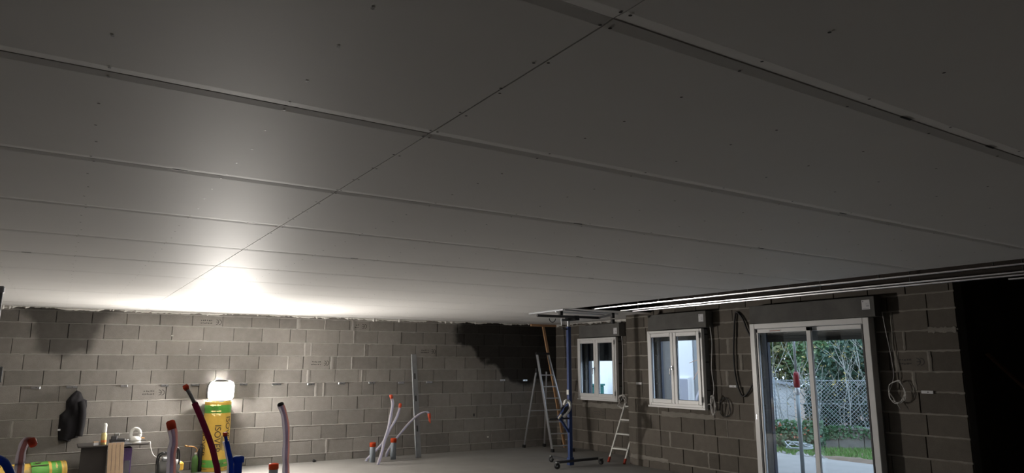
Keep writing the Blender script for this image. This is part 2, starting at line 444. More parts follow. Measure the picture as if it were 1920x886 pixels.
def arc(mb, cx, cz, r, w, a0, a1, y, n=8):
    vs = []; fs = []
    for k in range(n + 1):
        a = a0 + (a1 - a0) * k / n
        for rr_ in (r - w / 2, r + w / 2): vs.append((cx + rr_ * math.cos(a), y, cz + rr_ * math.sin(a)))
        if k: fs.append((2 * k - 2, 2 * k - 1, 2 * k + 1, 2 * k))
    mb.add(vs, fs)
def ce_stamp(blocks, x, z, s=1.0):
    """blurred conformity mark printed upside down on a block, beside illegible lines of print"""
    hit = [b for b in blocks if b[1] < x < b[2] and b[3] < z < b[4]]
    if not hit: return
    o, a, b, c, d, y0 = hit[0]; y = y0 - 0.003
    mb = MB(); r = 0.045 * s
    x = min(max(x, a + .3), b - .06) if b - a > .4 else (a + b) / 2 + .05
    arc(mb, x, z, r, .011, -PI / 2, PI / 2, y)                       # C turned over
    arc(mb, x - .05 * s, z, r, .011, -PI / 2, PI / 2, y)             # E turned over
    mb.add([(x - .05 * s, y, z - .005), (x - .005 * s, y, z - .005), (x - .005 * s, y, z + .005), (x - .05 * s, y, z + .005)], [(0, 1, 2, 3)])
    rr = random.Random(int(x * 100))
    for row in range(2):
        xx = x - .12
        while xx > max(a + .03, x - .30):
            w = rr.uniform(.012, .03); h = rr.uniform(.012, .022); zz = z - .025 + row * .05 + rr.uniform(-.004, .004)
            mb.add([(xx - w, y, zz - h / 2), (xx, y, zz - h / 2), (xx, y, zz + h / 2), (xx - w, y, zz + h / 2)], [(0, 1, 2, 3)])
            xx -= w + rr.uniform(.006, .02)
    mb.build('stamp', 'stamp', o, fix=False)

# joints of the back wall, read course by course (metres along the wall from its x = 0)
import math as _m
def back_x(u):                                   # horizontal viewing direction -> distance along the back wall
    al = _m.atan((u - 960.0) / 1340.0); th = al + _m.radians(32.54)
    t = _m.tan(th); return 14.26 * t / (1 + .03 * t)
def row(*chunks):
    return [back_x(off + x / 5.677) for off, xs in chunks for x in xs]
ROWS = {
 10: row((0, (130, 540)), (200, (165, 525, 875)), (400, (380, 680, 885, 1165)), (600, (35, 300, 350, 520, 775, 1015, 1240)), (800, (110, 325))),
 9: row((0, (280, 685, 1070)), (200, (310, 665, 1005)), (400, (192, 500, 802, 975)), (600, (200, 350, 610, 857, 1097)), (800, (195, 400))),
 8: row((0, (95, 500, 905)), (200, (145, 510, 857, 1188)), (400, (50, 365, 672, 970, 1035)), (600, (183, 475, 510, 770, 1020)), (800, (100, 320))),
 7: row((0, (240, 645, 1035)), (200, (278, 640, 980)), (400, (170, 482, 795, 955)), (600, (105, 175, 345, 605, 855, 1090)), (800, (195, 410, 620))),
 6: row((0, (55, 470, 868)), (200, (110, 480, 830)), (400, (350, 655, 945, 1015)), (600, (168, 415, 495, 748, 910)), (800, (80, 325, 540, 740))),
 5: row((0, (250, 660, 1052)), (200, (295, 655)), (400, (505, 805, 1105, 1185)), (600, (50, 315, 460, 580, 832, 1075)), (800, (175, 395, 615, 830, 1030))),
 4: row((0, (30, 450, 830, 1235)), (200, (98, 468, 822)), (400, (345, 652, 995)), (600, (143, 412, 672, 920, 1160)), (800, (28, 255, 480, 690, 905))),
 3: row((0, (200, 620, 1000)), (200, (275, 632)), (400, (482, 790, 1075)), (600, (218, 490, 740, 990, 1235)), (800, (100, 320, 540, 790))),
 2: row((0, (395, 800)), (200, (430, 785)), (400, (272, 587, 885, 1172)), (600, (37, 313, 575, 830, 1060)), (800, (180, 405, 620, 840, 950))),
 1: row((0, (180, 600, 1010)), (400, (500, 790, 1090, 1240)), (600, (110, 388, 650, 900, 1150)), (800, (12, 245, 465, 690, 880))),
 0: [2.2, 4.1, 6.3, 8.4],
}
bx = lambda off, x: back_x(off + x / 5.677)
wall_back, blk_back = block_wall('wall_back', (0, 14.26, 0), -math.atan(.03), -1.6, 10.22, ROWS, [], '_back',
    'bare concrete block wall with two dark damp stains',
    filled=[(bx(400, 885), 10, .07), (bx(600, 35), 10, .02), (bx(600, 335), 10, .06), (bx(600, 350), 9, .025), (bx(400, 970), 8, .045), (bx(400, 1035), 8, .04),
            (bx(600, 470), 8, .03), (bx(400, 795), 7, .03), (bx(600, 125), 7, .07), (bx(600, 340), 7, .03), (bx(400, 1015), 6, .07), (bx(600, 450), 6, .04),
            (bx(400, 1105), 5, .05), (bx(600, 50), 5, .04), (bx(0, 200), 3, .06), (bx(600, 110), 1, .05), (bx(800, 790), 3, .04)])
tag(MB().box(-3.0, -1.6, 14.31, 14.5, 0, ROOF).build('wall_back_end', 'block_back'), kind='structure', label='block wall end left of the frame')
for x, z in ((bx(200, 1180), 2.64), (bx(600, 85), 1.885), (bx(600, 515), 2.64), (bx(800, 75), 2.14), (bx(200, 625), 1.365)):
    ce_stamp(blk_back, x, z)

# right-hand wall with window and sliding door
YR = 10.52
ry = lambda y: YR - y
def rrow(*us):                                    # joints under the second window, as viewing directions on the plane x = 9.37
    o = []
    for x in us:
        u = 1160 + x / 6.069; al = _m.atan((u - 960.0) / 1340.0); th = al + _m.radians(32.54)
        o.append(YR - 9.37 / _m.tan(th))
    return o
WIN2 = (ry(9.69), ry(8.50), 1.20, 2.40)
DOOR = (ry(7.36), ry(5.53), 0.0, 2.42)
RROWS = {4: rrow(180, 438, 548, 795, 1065, 1345), 3: rrow(345, 445, 685, 945, 1060, 1200, 1510), 2: rrow(180, 450, 555, 810, 1080, 1320),
         1: rrow(455, 695, 975, 1090, 1300), 5: rrow(260, 700, 1100, 1400),
         9: [.55, 1.6, 2.7, 3.2, 4.9, 5.28, 5.75], 8: [.4, 2.5, 3.0, 5.25, 5.42], 7: [.7, 2.2, 2.75, 5.2, 5.3, 5.72], 6: [.4, 2.45, 2.95, 5.3, 5.5]}
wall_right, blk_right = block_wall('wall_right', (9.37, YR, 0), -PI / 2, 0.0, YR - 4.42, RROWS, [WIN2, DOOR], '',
    'bare concrete block wall around window and sliding door',
    filled=[(rrow(555)[0], 2, .04), (rrow(438)[0], 4, .03), (5.25, 8, .05), (5.3, 7, .06), (5.72, 7, .05), (5.42, 8, .03), (5.5, 6, .05), (5.28, 9, .03), (2.5, 8, .05), (2.75, 7, .05), (2.45, 6, .05), (rrow(1510)[0], 3, .04), (rrow(975)[0], 1, .03), (rrow(1200)[0], 3, .02)])
ce_stamp(blk_right, ry(4.93), 1.885)
# recessed far part of the right wall and the step between them
YF = 14.0
WIN1 = (YF - 12.83, YF - 11.64, 1.18, 2.38)
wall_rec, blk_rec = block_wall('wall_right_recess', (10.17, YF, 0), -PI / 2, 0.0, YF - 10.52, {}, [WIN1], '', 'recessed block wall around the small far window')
ce_stamp(blk_rec, YF - 12.2, 0.81, 1.1)
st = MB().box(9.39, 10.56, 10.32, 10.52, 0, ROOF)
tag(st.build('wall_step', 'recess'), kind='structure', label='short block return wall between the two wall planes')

# mortar smear and lumps along sill lines
def smear(name, parent, x0, x1, z0, z1, mt, seed):
    rr = random.Random(seed); n = 14; vs = []; fs = []
    for q in range(n + 1):
        x = x0 + (x1 - x0) * q / n
        a = z0 + rr.uniform(-.012, .012); b = z1 + rr.uniform(-.012, .012)
        vs += [(x, 0.01, a), (x, -.006, a + .008), (x, -.011, (a + b) / 2), (x, -.006, b - .008), (x, .01, b)]
        if q:
            for e in range(4): fs.append(((q - 1) * 5 + e, q * 5 + e, q * 5 + e + 1, (q - 1) * 5 + e + 1))
    MB().add(vs, fs).build(name, mt, parent)
MB().box(0.0, YR + 2.9, -.03, .0, 2.865, ROOF).build('wall_plate', 'attic', wall_right)
smear('mortar_smear', wall_right, ry(9.62), ry(8.38), 0.93, 1.03, 'mortar', 3)
smear('mortar_smear', wall_rec, YF - 12.95, YF - 11.5, 0.92, 1.03, 'mortar', 4)
smear('mortar_smear', wall_right, ry(4.78), ry(4.44), 2.24, 2.32, 'mortar', 5)
smear('mortar_smear', wall_right, ry(10.48), ry(9.5), 0.12, 0.2, 'mortar', 6)

# ------------------------------------------------------------------ lintel boxes with stickers
def lintel(parent, lx0, lx1, z0, z1, dep, sx, sz, sw, sh, patches):
    o = MB().cbox(lx0, lx1, -dep, 0.0, z0, z1, .006).build('lintel_box', 'lintel', parent)
    y = -dep - .0015
    st_ = MB().box(sx, sx + sw, y, -dep, sz, sz + sh).build('sticker', 'paper', o)
    q = MB()
    yy = y - .0012
    def r(a, b, c, d): q.add([(sx + a * sw, yy, sz + c * sh), (sx + b * sw, yy, sz + c * sh), (sx + b * sw, yy, sz + d * sh), (sx + a * sw, yy, sz + d * sh)], [(0, 1, 2, 3)])
    r(.1, .24, .78, .92); r(.5, .88, .52, .55); r(.5, .86, .62, .64); r(.55, .88, .30, .40); r(.1, .9, .05, .09)
    q.build('sticker_print', 'greyprint', o, fix=False)
    return o
lintel(wall_right, ry(9.72), ry(8.31), 2.475, 2.755, .18, ry(8.47), 2.57, .105, .13, 1)
lintel(wall_right, ry(7.41), ry(5.35), 2.485, 2.76, .18, ry(5.53), 2.585, .115, .13, 1)
lintel(wall_rec, YF - 12.82, YF - 11.44, 2.455, 2.73, .18, YF - 11.62, 2.50, .11, .13, 1)

# ------------------------------------------------------------------ windows
def window(name, loc, width, z0, z1, label, shutter, ajar=0.0):
    """local x along the wall left to right, y into the wall; frame face at y = 0, wall face at y = dep"""
    dep = 0.17
    w = tag(empty(name, loc, -PI / 2), label, kind='structure')
    fw = 0.055; h0, h1 = z0, z1
    f = MB()
    f.cbox(0, fw, 0, .07, h0, h1, .006).cbox(width - fw, width, 0, .07, h0, h1, .006)
    f.cbox(fw, width - fw, 0, .07, h1 - fw, h1, .006).cbox(fw, width - fw, 0, .07, h0, h0 + fw, .006)
    f.build('window_frame', 'pvc_white', w)
    s = MB().box(-.012, width + .012, -.012, .06, h0 - .03, h0 - .002).build('window_sill', 'pvc_white', w)
    mid = width / 2
    for k, (a, b) in enumerate(((fw - .012, mid - .002), (mid + .002, width - fw + .012))):
        sw = .072; y0, y1 = -.018, .05
        sa = MB()
        c, d = h0 + fw - .012, h1 - fw + .012
        sa.cbox(a, a + sw, y0, y1, c, d, .008).cbox(b - sw, b, y0, y1, c, d, .008)
        sa.cbox(a + sw, b - sw, y0, y1, d - sw, d, .008).cbox(a + sw, b - sw, y0, y1, c, c + sw, .008)
        so = sa.build('sash', 'pvc_white', w)
        MB().box(a + sw - .004, b - sw + .004, .012, .018, c + sw - .004, d - sw + .004).build('pane', 'glass', so)
        g = MB()                                 # dark glazing gasket
        for (p, q, r_, t) in ((a + sw, a + sw + .006, c + sw, d - sw), (b - sw - .006, b - sw, c + sw, d - sw), (a + sw, b - sw, c + sw, c + sw + .006), (a + sw, b - sw, d - sw - .006, d - sw)):
            g.box(p, q, .004, .012, r_, t)
        g.build('gasket', 'rubber', so)
        if k == 0:
            hz = (h0 + h1) / 2 + .0; hd = MB().cbox(b - .045, b - .015, y0 - .016, y0, hz - .04, hz + .04, .006)
            hd.tube(spline([(b - .03, y0 - .01, hz), (b - .03, y0 - .045, hz), (b - .034, y0 - .055, hz - .02), (b - .042, y0 - .055, hz - .13)], 4), .010, 8)
            hd.build('handle', 'galv', so)
    for zz in (h0 + .09, h1 - .16):
        MB().tube([(width - fw + .016, -.02, zz), (width - fw + .016, -.02, zz + .09)], .009, 8).build('hinge', 'dullmetal', w)
    # grey boxing between the frame and the wall: separate panels with open joints
    zz = h0 - .01; k = 0
    for ph in (0.30, 0.47, 0.47, 0.2):
        t = min(zz + ph, h1)
        if t - zz > .02:
            for x in (0.004, width - .024): MB().cbox(x, x + .02, .074, dep, zz + .008, t - .008, .003).build('boxing_panel', 'panel', w)
        zz = t
    for x in (.025, width - .031): MB().box(x, x + .006, .074, dep + .03, h0, h1).build('light_stop_liner', 'black', w)  # black strips added to stop daylight leaking through the panel joints
    MB().box(.03, width - .03, .074, dep, h1 - .02, h1).build('boxing_panel', 'panel', w)
    MB().box(.03, width - .03, .074, dep, h0, h0 + .02).build('boxing_panel', 'panel', w)
    # roller shutter outside the glass: guide tracks, slats part-way down
    for x in (.085, width - .105): MB().box(x, x + .02, .24, .29, h0 + .05, h1).build('shutter_track', 'shutter_track', w)
    zz = h1 - .02
    while zz > h1 - shutter:
        MB().cbox(.09, width - .09, .255, .27, zz - .042, zz, .003).build('shutter_slat', 'shutter', w); zz -= .04
    return w
window('window_1', (10.0, 12.90, 0), 1.33, 1.12, 2.44, 'small white two-leaf window in the far recess', .50)
window('window_2', (9.20, 9.76, 0), 1.33, 1.135, 2.46, 'white two-leaf window beside the sliding door', .16)

# ------------------------------------------------------------------ sliding door
d1 = tag(empty('door_1', (9.20, 7.43, 0), -PI / 2), 'white two-leaf sliding glass door to the terrace', kind='structure')
DW, DH = 1.97, 2.48
f = MB()
f.cbox(0, .09, 0, .13, 0, DH, .006).cbox(DW - .09, DW, 0, .13, 0, DH, .006).cbox(.09, DW - .09, 0, .13, DH - .08, DH, .006).cbox(.09, DW - .09, 0, .13, 0, .05, .004)
f.build('door_frame', 'pvc_white', d1)
for k, (a, b, y0) in enumerate(((.12, 1.075, .006), (.98, DW - .10, .068))):
    y1 = y0 + .045; sw = .075; top = DH - .085
    sa = MB()
    sl = .035 if k == 0 else .085
    sa.cbox(b - (.075 if k == 0 else .03), b, y0, y1, .05, top, .006)
    sa.cbox(a, a + (.03 if k == 0 else .02), y0, y1, .05, top, .006)
    sa.cbox(a, b, y0, y1, top - .06, top, .006).cbox(a, b, y0, y1, .05, .13, .006)
    so = sa.build('door_leaf', 'pvc_white', d1)
    MB().box(a + .02, b - .03, y0 + .02, y0 + .026, .12, top - .055).build('pane', 'glass', so)
    g = MB().box(b - .095 if k == 0 else b - .05, b - .075 if k == 0 else b - .03, y0 + .03, y0 + .046, .05, top)
    g.box(a - .028, a, y0 + .01, y0 + .04, .05, top)
    g.build('seal', 'rubber', so)
gv = MB().box(DW - .115, DW - .093, -.002, .06, .05, DH - .09).box(.094, .118, -.002, .05, .05, DH - .09)
gv.build('track_groove', 'darkframe', d1)
sk = MB().box(.36, .58, .0035, .0065, DH - .135, DH - .105).build('sticker', 'paper', d1)
q = MB()
for k in range(7): q.box(.38 + .026 * k, .398 + .026 * k, .002, .0038, DH - .127 + (k % 3) * .001, DH - .113)
q.build('sticker_print', 'redprint', d1)
MB().cbox(.035, .05, -.006, 0, 1.02, 1.10, .002).build('latch_plate', 'galv', d1)
zz = 0
for ph in (0.62, 0.62, 0.62, 0.60):
    for x in (.004, DW - .024): MB().cbox(x, x + .02, .134, .17, zz + .008, zz + ph - .008, .003).build('boxing_panel', 'panel', d1)
    zz += ph
for x in (.025, DW - .031): MB().box(x, x + .006, .134, .20, 0, DH).build('light_stop_liner', 'black', d1)  # added light stop behind the door's panel joints
for x in (.10, DW - .12): MB().box(x, x + .02, .26, .32, .0, DH).build('shutter_track', 'shutter_track', d1)
zz = DH - .02
while zz > DH - .27:
    MB().cbox(.10, DW - .10, .275, .29, zz - .045, zz, .003).build('shutter_slat', 'shutter', d1); zz -= .043
MB().box(0.05, DW - .05, .17, .5, -.02, .012).build('threshold', 'stone', d1)

# ------------------------------------------------------------------ ceiling of tapered plasterboards, channels, hangers
seams = [1.42 + 1.2 * k for k in range(-3, 11)]       # -2.18 ... 13.42
ce = tag(empty('ceiling'), 'grey plasterboard ceiling with open joints', kind='structure')
def board(x0, x1, y0, y1a, y1b):
    """tapered long edges (along x); far edge may run from y1a (left) to y1b (right)"""
    g = .0024; tw, td, th = .05, .003, .0125
    rr = board.r; dz = rr.uniform(-.0008, .0008)
    x0 += g; x1 -= g; y0 += g; ya, yb = y1a - g, y1b - g
    rows_ = []
    for (o0, o1, z) in ((0, None, td), (tw, None, 0), (None, tw, 0), (None, 0, td)):
        if o0 is not None: rows_.append(((x0, y0 + o0, ZC + z + dz), (x1, y0 + o0, ZC + z + dz)))
        else: rows_.append(((x0, ya - o1, ZC + z + dz), (x1, yb - o1, ZC + z + dz)))
    vs = [p for r_ in rows_ for p in r_]
    vs += [(x0, y0, ZC + th), (x1, y0, ZC + th), (x0, ya, ZC + th), (x1, yb, ZC + th)]
    fs = [(0, 1, 3, 2), (2, 3, 5, 4), (4, 5, 7, 6), (8, 9, 1, 0), (6, 7, 11, 10), (10, 11, 9, 8), (0, 2, 4, 6, 10, 8), (1, 9, 11, 7, 5, 3)]
    MB().add(vs, fs).build('plasterboard', 'board', ce)
board.r = random.Random(5)
wy = lambda x: 14.26 - .03 * x
EDGE = 7.46
for i, y0 in enumerate(seams):
    last = (i == len(seams) - 1)
    xs = [(-3.0, -1.25), (-1.25, 1.25), (1.25, EDGE)]
    if y0 >= 9.8: xs.append((EDGE, 10.165))
    for a, b in xs:
        y1a, y1b = (wy(a) - .004, wy(b) - .004) if last else (y0 + 1.2, y0 + 1.2)
        if last and a < -1: y1a = min(y1a, 14.3)
        board(a, b, y0, y1a, y1b)
sc = MB()
rr = random.Random(11)
for y0 in seams:
    for k in range(-3, 16):
        x = .05 + .6 * k if k != 2 else 1.25
        top = EDGE if y0 < 9.8 else 10.1
        if x > top - .05: continue
        for off in (.045, .34, .62, .90, 1.155):
            xs = (x - .017, x + .015) if k == 2 else (x,)
            for xx in xs:
                if y0 + off > wy(xx) - .05: continue
                px, py = xx + rr.uniform(-.012, .012), y0 + off + rr.uniform(-.03, .03) * (0 if off < .1 or off > 1.1 else 1)
                z = ZC - .0008; r_ = .0062
                sc.add([(px + r_ * math.cos(a * PI / 3), py + r_ * math.sin(a * PI / 3), z) for a in range(6)], [(5, 4, 3, 2, 1, 0)])
tag(sc.build('screw_heads', 'screw', ce, fix=False), kind='stuff')
# dark chips along the seams
ch = MB()
for (x, y) in ((-.05 + .45, 3.82), (4.9, 3.82), (2.95, 3.82), (6.1, 5.02), (3.9, 5.02), (-.35, 7.42), (2.2, 6.22), (5.0, 6.22), (2.75, 1.42), (3.45, 1.42), (1.02, 5.02), (4.2, 2.62)):
    ch.box(x, x + .07, y - .005, y + .004, ZC + .0005, ZC + .0025)
ch.build('seam_chip', 'screw', ce)
# galvanised channels exposed where boards are still missing
def channel(x, y0, y1, z=ZC + .004, w=.036):
    o = MB()
    h = .017
    prof = [(-w / 2 - .003, h), (-w / 2, .004), (-w / 2 + .004, 0), (w / 2 - .004, 0), (w / 2, .004), (w / 2 + .003, h), (w / 2 + .001, h), (w / 2 - .002, .006), (-w / 2 + .002, .006), (-w / 2 - .001, h)]
    n = len(prof); vs = [(x + a, y, z + b) for y in (y0, y1) for a, b in prof]
    o.add(vs, [(i, (i + 1) % n, n + (i + 1) % n, n + i) for i in range(n)])
    return o.build('furring_channel', 'galv', ce)
for x, y0, y1 in ((7.96, -2.9, 5.35), (7.955, 5.3, 9.8), (8.63, -2.9, 5.5), (8.625, 5.45, 9.8), (8.92, -2.9, 5.2), (8.915, 5.15, 9.8), (9.26, -2.9, 3.75)):
    channel(x, y0, y1)
for x in (1.25, 1.85, 2.45): pass
hy = [3.35, 4.55, 5.75, 6.95, 8.15, 9.35]
for x in (7.96, 8.63):
    for y in hy: MB().box(x - .012, x + .012, y, y + .002, ZC + .03, ROOF).build('hanger', 'dullmetal', ce)
MB().box(7.5, 7.53, 3.2, 3.24, ZC + .014, ROOF).build('hanger', 'galv', ce)
# timbers of the roof structure above the gap
for y in (2.2, 4.9, 7.6): MB().box(-3, 9.39, y, y + .08, 3.25, ROOF).build('rafter', 'attic', ce)
# ragged white foam in the joint between ceiling and walls
def foam(name, p0, p1, nrm, seed, big, label):
    rr = random.Random(seed); p0, p1, nrm = Vector(p0), Vector(p1), Vector(nrm); L = (p1 - p0).length; n = int(L / .022)
    vs = []; fs = []; h = 0.015
    for q in range(n + 1):
        p = p0.lerp(p1, q / n)
        h += rr.gauss(0, .007); h = min(max(h, .008), .045)
        hh = h * big + (rr.random() < .05) * rr.uniform(.005, .03) * big
        t = .010 + .6 * hh
        vs += [p + nrm * t, p + nrm * t * 1.05 - Vector((0, 0, hh * .55)), p + nrm * t * .5 - Vector((0, 0, hh)), p - Vector((0, 0, hh * .9))]
        if q:
            for e in range(3): fs.append(((q - 1) * 4 + e, q * 4 + e, q * 4 + e + 1, (q - 1) * 4 + e + 1))
    return tag(MB().add(vs, fs).build(name, 'foam'), kind='structure', label=label)
foam('trim_1', (-1.6, wy(-1.6), ZC), (10.15, wy(10.15), ZC), (-.03, -1, 0), 2, 1.0, 'ragged white foam bead along top of the back wall')
foam('trim_2', (10.165, 13.93, ZC), (10.165, 10.52, ZC), (-1, 0, 0), 3, 1.4, 'white foam bead along top of the recessed wall')

# ------------------------------------------------------------------ work lamp on the upright roll of insulation
RC = (2.555, 13.925)
def roll(name, label, r, L, mtx, text_side, second=False):
    t = thing(name, label, 'insulation roll')
    t.matrix_world = mtx
    n = 40
    def ring(z0, z1, rad, nm, mt):
        o = MB(); k = 4; prof = []
        for i in range(k + 1): prof.append((rad + .004 * math.sin(i * 2.1 + z0 * 9), z0 + (z1 - z0) * i / k))
        vs = []
        for (q, z) in prof:
            for j in range(n):
                a = 2 * PI * j / n; w = q * (1 + .012 * math.sin(3 * a + 4 * z) + .006 * math.sin(11 * a + 9 * z))
                vs.append((w * math.cos(a), w * math.sin(a), z))
        fs = [(i * n + j, i * n + (j + 1) % n, (i + 1) * n + (j + 1) % n, (i + 1) * n + j) for i in range(k) for j in range(n)]
        return o.add(vs, fs, True).build(nm, mt, t)
    e = L * .05; g = L * .115
    core = MB().lathe([(r * .3, .004), (r * .95, .0), (r * .985, .012), (r * .985, L - .012), (r * .95, L), (r * .3, L - .004)], 32).build('wool_core', 'glasswool', t)
    w1 = ring(.0, e * 1.2, r, 'yellow_wrap', 'wrap_yellow'); ring(e * 1.2, e + g, r + .001, 'green_band', 'wrap_green')
    wm = ring(e + g, L - e - g, r, 'yellow_wrap', 'wrap_yellow'); ring(L - e - g, L - e, r + .001, 'green_band', 'wrap_green')
    ring(L - e, L, r, 'yellow_wrap', 'wrap_yellow')
    if second:
        ring(e + g + .04, e + g + .27, r + .009, 'green_band', 'wrap_green')
        lg = MB(); R2 = r * 1.02 + .014
        for a0, a1, za, zb in ((-.75, -.66, .23, .46), (-.5, -.38, .33, .40), (-.36, -.28, .31, .37), (-.47, -.3, .385, .40)):
            k = 5; z0_, z1_ = za + .02, zb + .02
            lg.add([q_ for i in range(k + 1) for q_ in ((R2 * math.cos(a0 + (a1 - a0) * i / k), R2 * math.sin(a0 + (a1 - a0) * i / k), z0_), (R2 * math.cos(a0 + (a1 - a0) * i / k), R2 * math.sin(a0 + (a1 - a0) * i / k), z1_))], [(2 * i, 2 * i + 2, 2 * i + 3, 2 * i + 1) for i in range(k)])
        tag(lg.build('logo_print', 'print_dark', t, fix=False), kind='stuff')
    def wrap_text(body, size, ang, z, rot, par, mt='print_dark'):
        vs, fs = text_mesh(body, size); o = []
        c, s_ = math.cos(rot), math.sin(rot); R_ = r * 1.02 + .004
        for v in vs:
            x, y = v.x * c - v.y * s_, v.x * s_ + v.y * c
            a = ang + x / R_; o.append((R_ * math.cos(a), R_ * math.sin(a), z + y))
        MB().add(o, fs).build('lettering', mt, par, fix=False)
    for ang, z, rot, size in text_side: wrap_text('ISOVER', size, ang, z, rot, wm)
    # print blocks: small lines, arrow on the green band
    pr = MB(); R_ = r * 1.02 + .004
    def quad(a0, a1, z0, z1):
        k = 4; vs = []
        for i in range(k + 1):
            a = a0 + (a1 - a0) * i / k
            vs += [(R_ * math.cos(a), R_ * math.sin(a), z0), (R_ * math.cos(a), R_ * math.sin(a), z1)]
        pr.add(vs, [(2 * i, 2 * i + 2, 2 * i + 3, 2 * i + 1) for i in range(k)])
    base = text_side[0][0]
    for dz in (0, .03, .06, .09):
        quad(base - .55, base - .05, L - e - g + .012 + dz, L - e - g + .017 + dz)
    for s_ in (-1, 1):
        quad(base + .45 + s_ * .05 - .012, base + .45 + s_ * .05 + .012, e + g * .55, e + g * .95)
        quad(base + .45 + s_ * .12 - .05, base + .45 + s_ * .12 + .05, e + g * .5, e + g * .56)
    for q_ in range(6): quad(base + .45 - .14 + q_ * .022, base + .45 + .14 - q_ * .022, e + g * .46 - q_ * .015, e + g * .49 - q_ * .015)
    for q_ in range(5): quad(base + .27 + q_ * .035, base + .285 + q_ * .035, L * .3, L * .5)
    tag(pr.build('small_print', 'print_dark', t, fix=False), kind='stuff')
    return t
# faces the camera: direction from the roll to the camera is about -100 degrees
roll('insulation_roll', 'upright yellow insulation roll with green bands carrying the glowing lamp', .225, 1.2, Matrix.Translation((RC[0], RC[1], 0)),
     [(-PI / 2 - .1, .56, -PI / 2, .15), (-PI / 2 + .72, .70, -PI / 2, .15), (-PI / 2 - 1.25, .50, -PI / 2, .15)])
# lying roll: its axis turns towards the camera at the left
ax = Vector((-.973, -.23, 0)).normalized()
zx = Vector((0, 0, 1)); yx = ax.cross(zx).normalized()
mt = Matrix((zx.cross(ax) if False else yx.cross(ax) * -1, yx, ax)).transposed()
mt = Matrix((ax.cross(yx) * -1, yx * 1, ax)).transposed().to_4x4()
mt.translation = Vector((.27, 13.57, .185))
LY = roll('insulation_roll', 'yellow insulation roll lying on the floor at lower left', .178, 1.25, mt, [(-.55, .83, PI / 2, .15)], True)

lamp = thing('work_lamp', 'glowing white drum work lamp standing on the upright roll', 'lamp', (RC[0] + .015, RC[1] - .02, 1.2))
MB().lathe([(.10, 0), (.185, .002), (.19, .012), (.185, .03), (.12, .034)], 32).build('lamp_base', 'darkframe', lamp)
MB().lathe([(.165, .034), (.185, .045), (.2, .10), (.205, .19), (.195, .27), (.178, .315), (.15, .338)], 32).build('diffuser', 'lamp_on', lamp)
MB().lathe([(.152, .334), (.153, .340), (.12, .353), (.04, .358)], 32).build('added_top_blocker', 'white', lamp)  # opaque top added to cut the upward light on the ceiling
hs = MB(); hv = []; hf = []; nn = 20
for i_, (r_, z_) in enumerate(((.195, .02), (.222, .06), (.228, .19), (.222, .27), (.197, .325), (.14, .355), (.07, .37), (.012, .372))):
    for k_ in range(nn + 1):
        a_ = -.34 + (PI + .68) * k_ / nn
        hv += [(r_ * math.cos(a_), r_ * math.sin(a_), z_), ((r_ + .012) * math.cos(a_), (r_ + .012) * math.sin(a_), z_)]
    if i_:
        w_ = 2 * (nn + 1)
        for k_ in range(nn):
            for e_ in (0, 1): p_ = (i_ - 1) * w_ + 2 * k_ + e_; hf.append((p_, p_ + 2, p_ + 2 + w_, p_ + w_))
        for k_ in (0, nn): p_ = (i_ - 1) * w_ + 2 * k_; hf.append((p_, p_ + 1, p_ + 1 + w_, p_ + w_))
for i_ in (0, 7):
    for k_ in range(nn): p_ = i_ * w_ + 2 * k_; hf.append((p_, p_ + 1, p_ + 3, p_ + 2))
hv = [(x_, y_ - max(0, z_ - .2) * .42, z_ + .013) for x_, y_, z_ in hv]
hs.add(hv, hf, True).build('added_light_shield', 'panel', lamp)  # hood added to keep the lamp's direct light off the back wall
MB().tube(spline([(.0, .13, .02), (.0, .2, -.02), (-.02, .21, -.3), (.05, .2, -.7), (.1, .19, -1.12)], 6), .006, 6).build('power_cable', 'black', lamp)

# ------------------------------------------------------------------ plasterboard lift
LX, LYY = 8.20, 10.84
lf = thing('plasterboard_lift', 'blue plasterboard lift on three castors raised to the ceiling', 'lift')
MB().cbox(LX - .035, LX + .035, LYY - .035, LYY + .035, .03, 2.57, .006).build('mast', 'blue', lf)
MB().cbox(LX - .022, LX + .022, LYY - .022, LYY + .022, 2.57, 2.72, .004).build('inner_mast', 'alu', lf)
MB().cbox(LX - .05, LX + .05, LYY - .05, LYY + .05, .0 + .03, .17, .006).build('mast_foot', 'blue', lf)
for z in (1.06, 1.30): MB().box(LX - .045, LX - .0351, LYY - .03, LYY + .03, z, z + .09).build('mast_label', 'white', lf)
feet = [(7.78, 10.70), (8.82, 10.70), (8.28, 11.52)]
bs = MB().bar((7.84, 10.80, .105), (8.80, 10.78, .115), .05, .045, ch=.004)
bs.build('base_beam', 'darkframe', lf)
MB().bar((8.21, 10.86, .105), (8.26, 11.46, .105), .05, .05, ch=.004).build('rear_leg', 'darkframe', lf)
def castor(x, y, yaw):
    c = MB().cbox(x - .03, x + .03, y - .025, y + .025, .105, .125, .004)
    c.bar((x - .026, y, .11), (x - .026, y + .01, .05), .004, .04).bar((x + .026, y, .11), (x + .026, y + .01, .05), .004, .04)
    o = c.build('castor_fork', 'dullmetal', lf)
    mtw = Matrix.Translation((x, y + .01, .055)) @ Matrix.Rotation(yaw, 4, 'Z') @ Matrix.Rotation(PI / 2, 4, 'Y')
    MB().lathe([(.02, -.022), (.046, -.02), (.054, -.012), (.054, .012), (.046, .02), (.02, .022)], 20, mtw).build('castor_wheel', 'rubber', o)
    MB().lathe([(.006, -.028), (.016, -.027), (.016, .027), (.006, .028)], 10, mtw).build('castor_hub', 'dullmetal', o)
for x, y, w_ in ((7.80, 10.70, .95), (8.85, 10.74, .25), (8.27, 11.54, .3)): castor(x, y, w_)
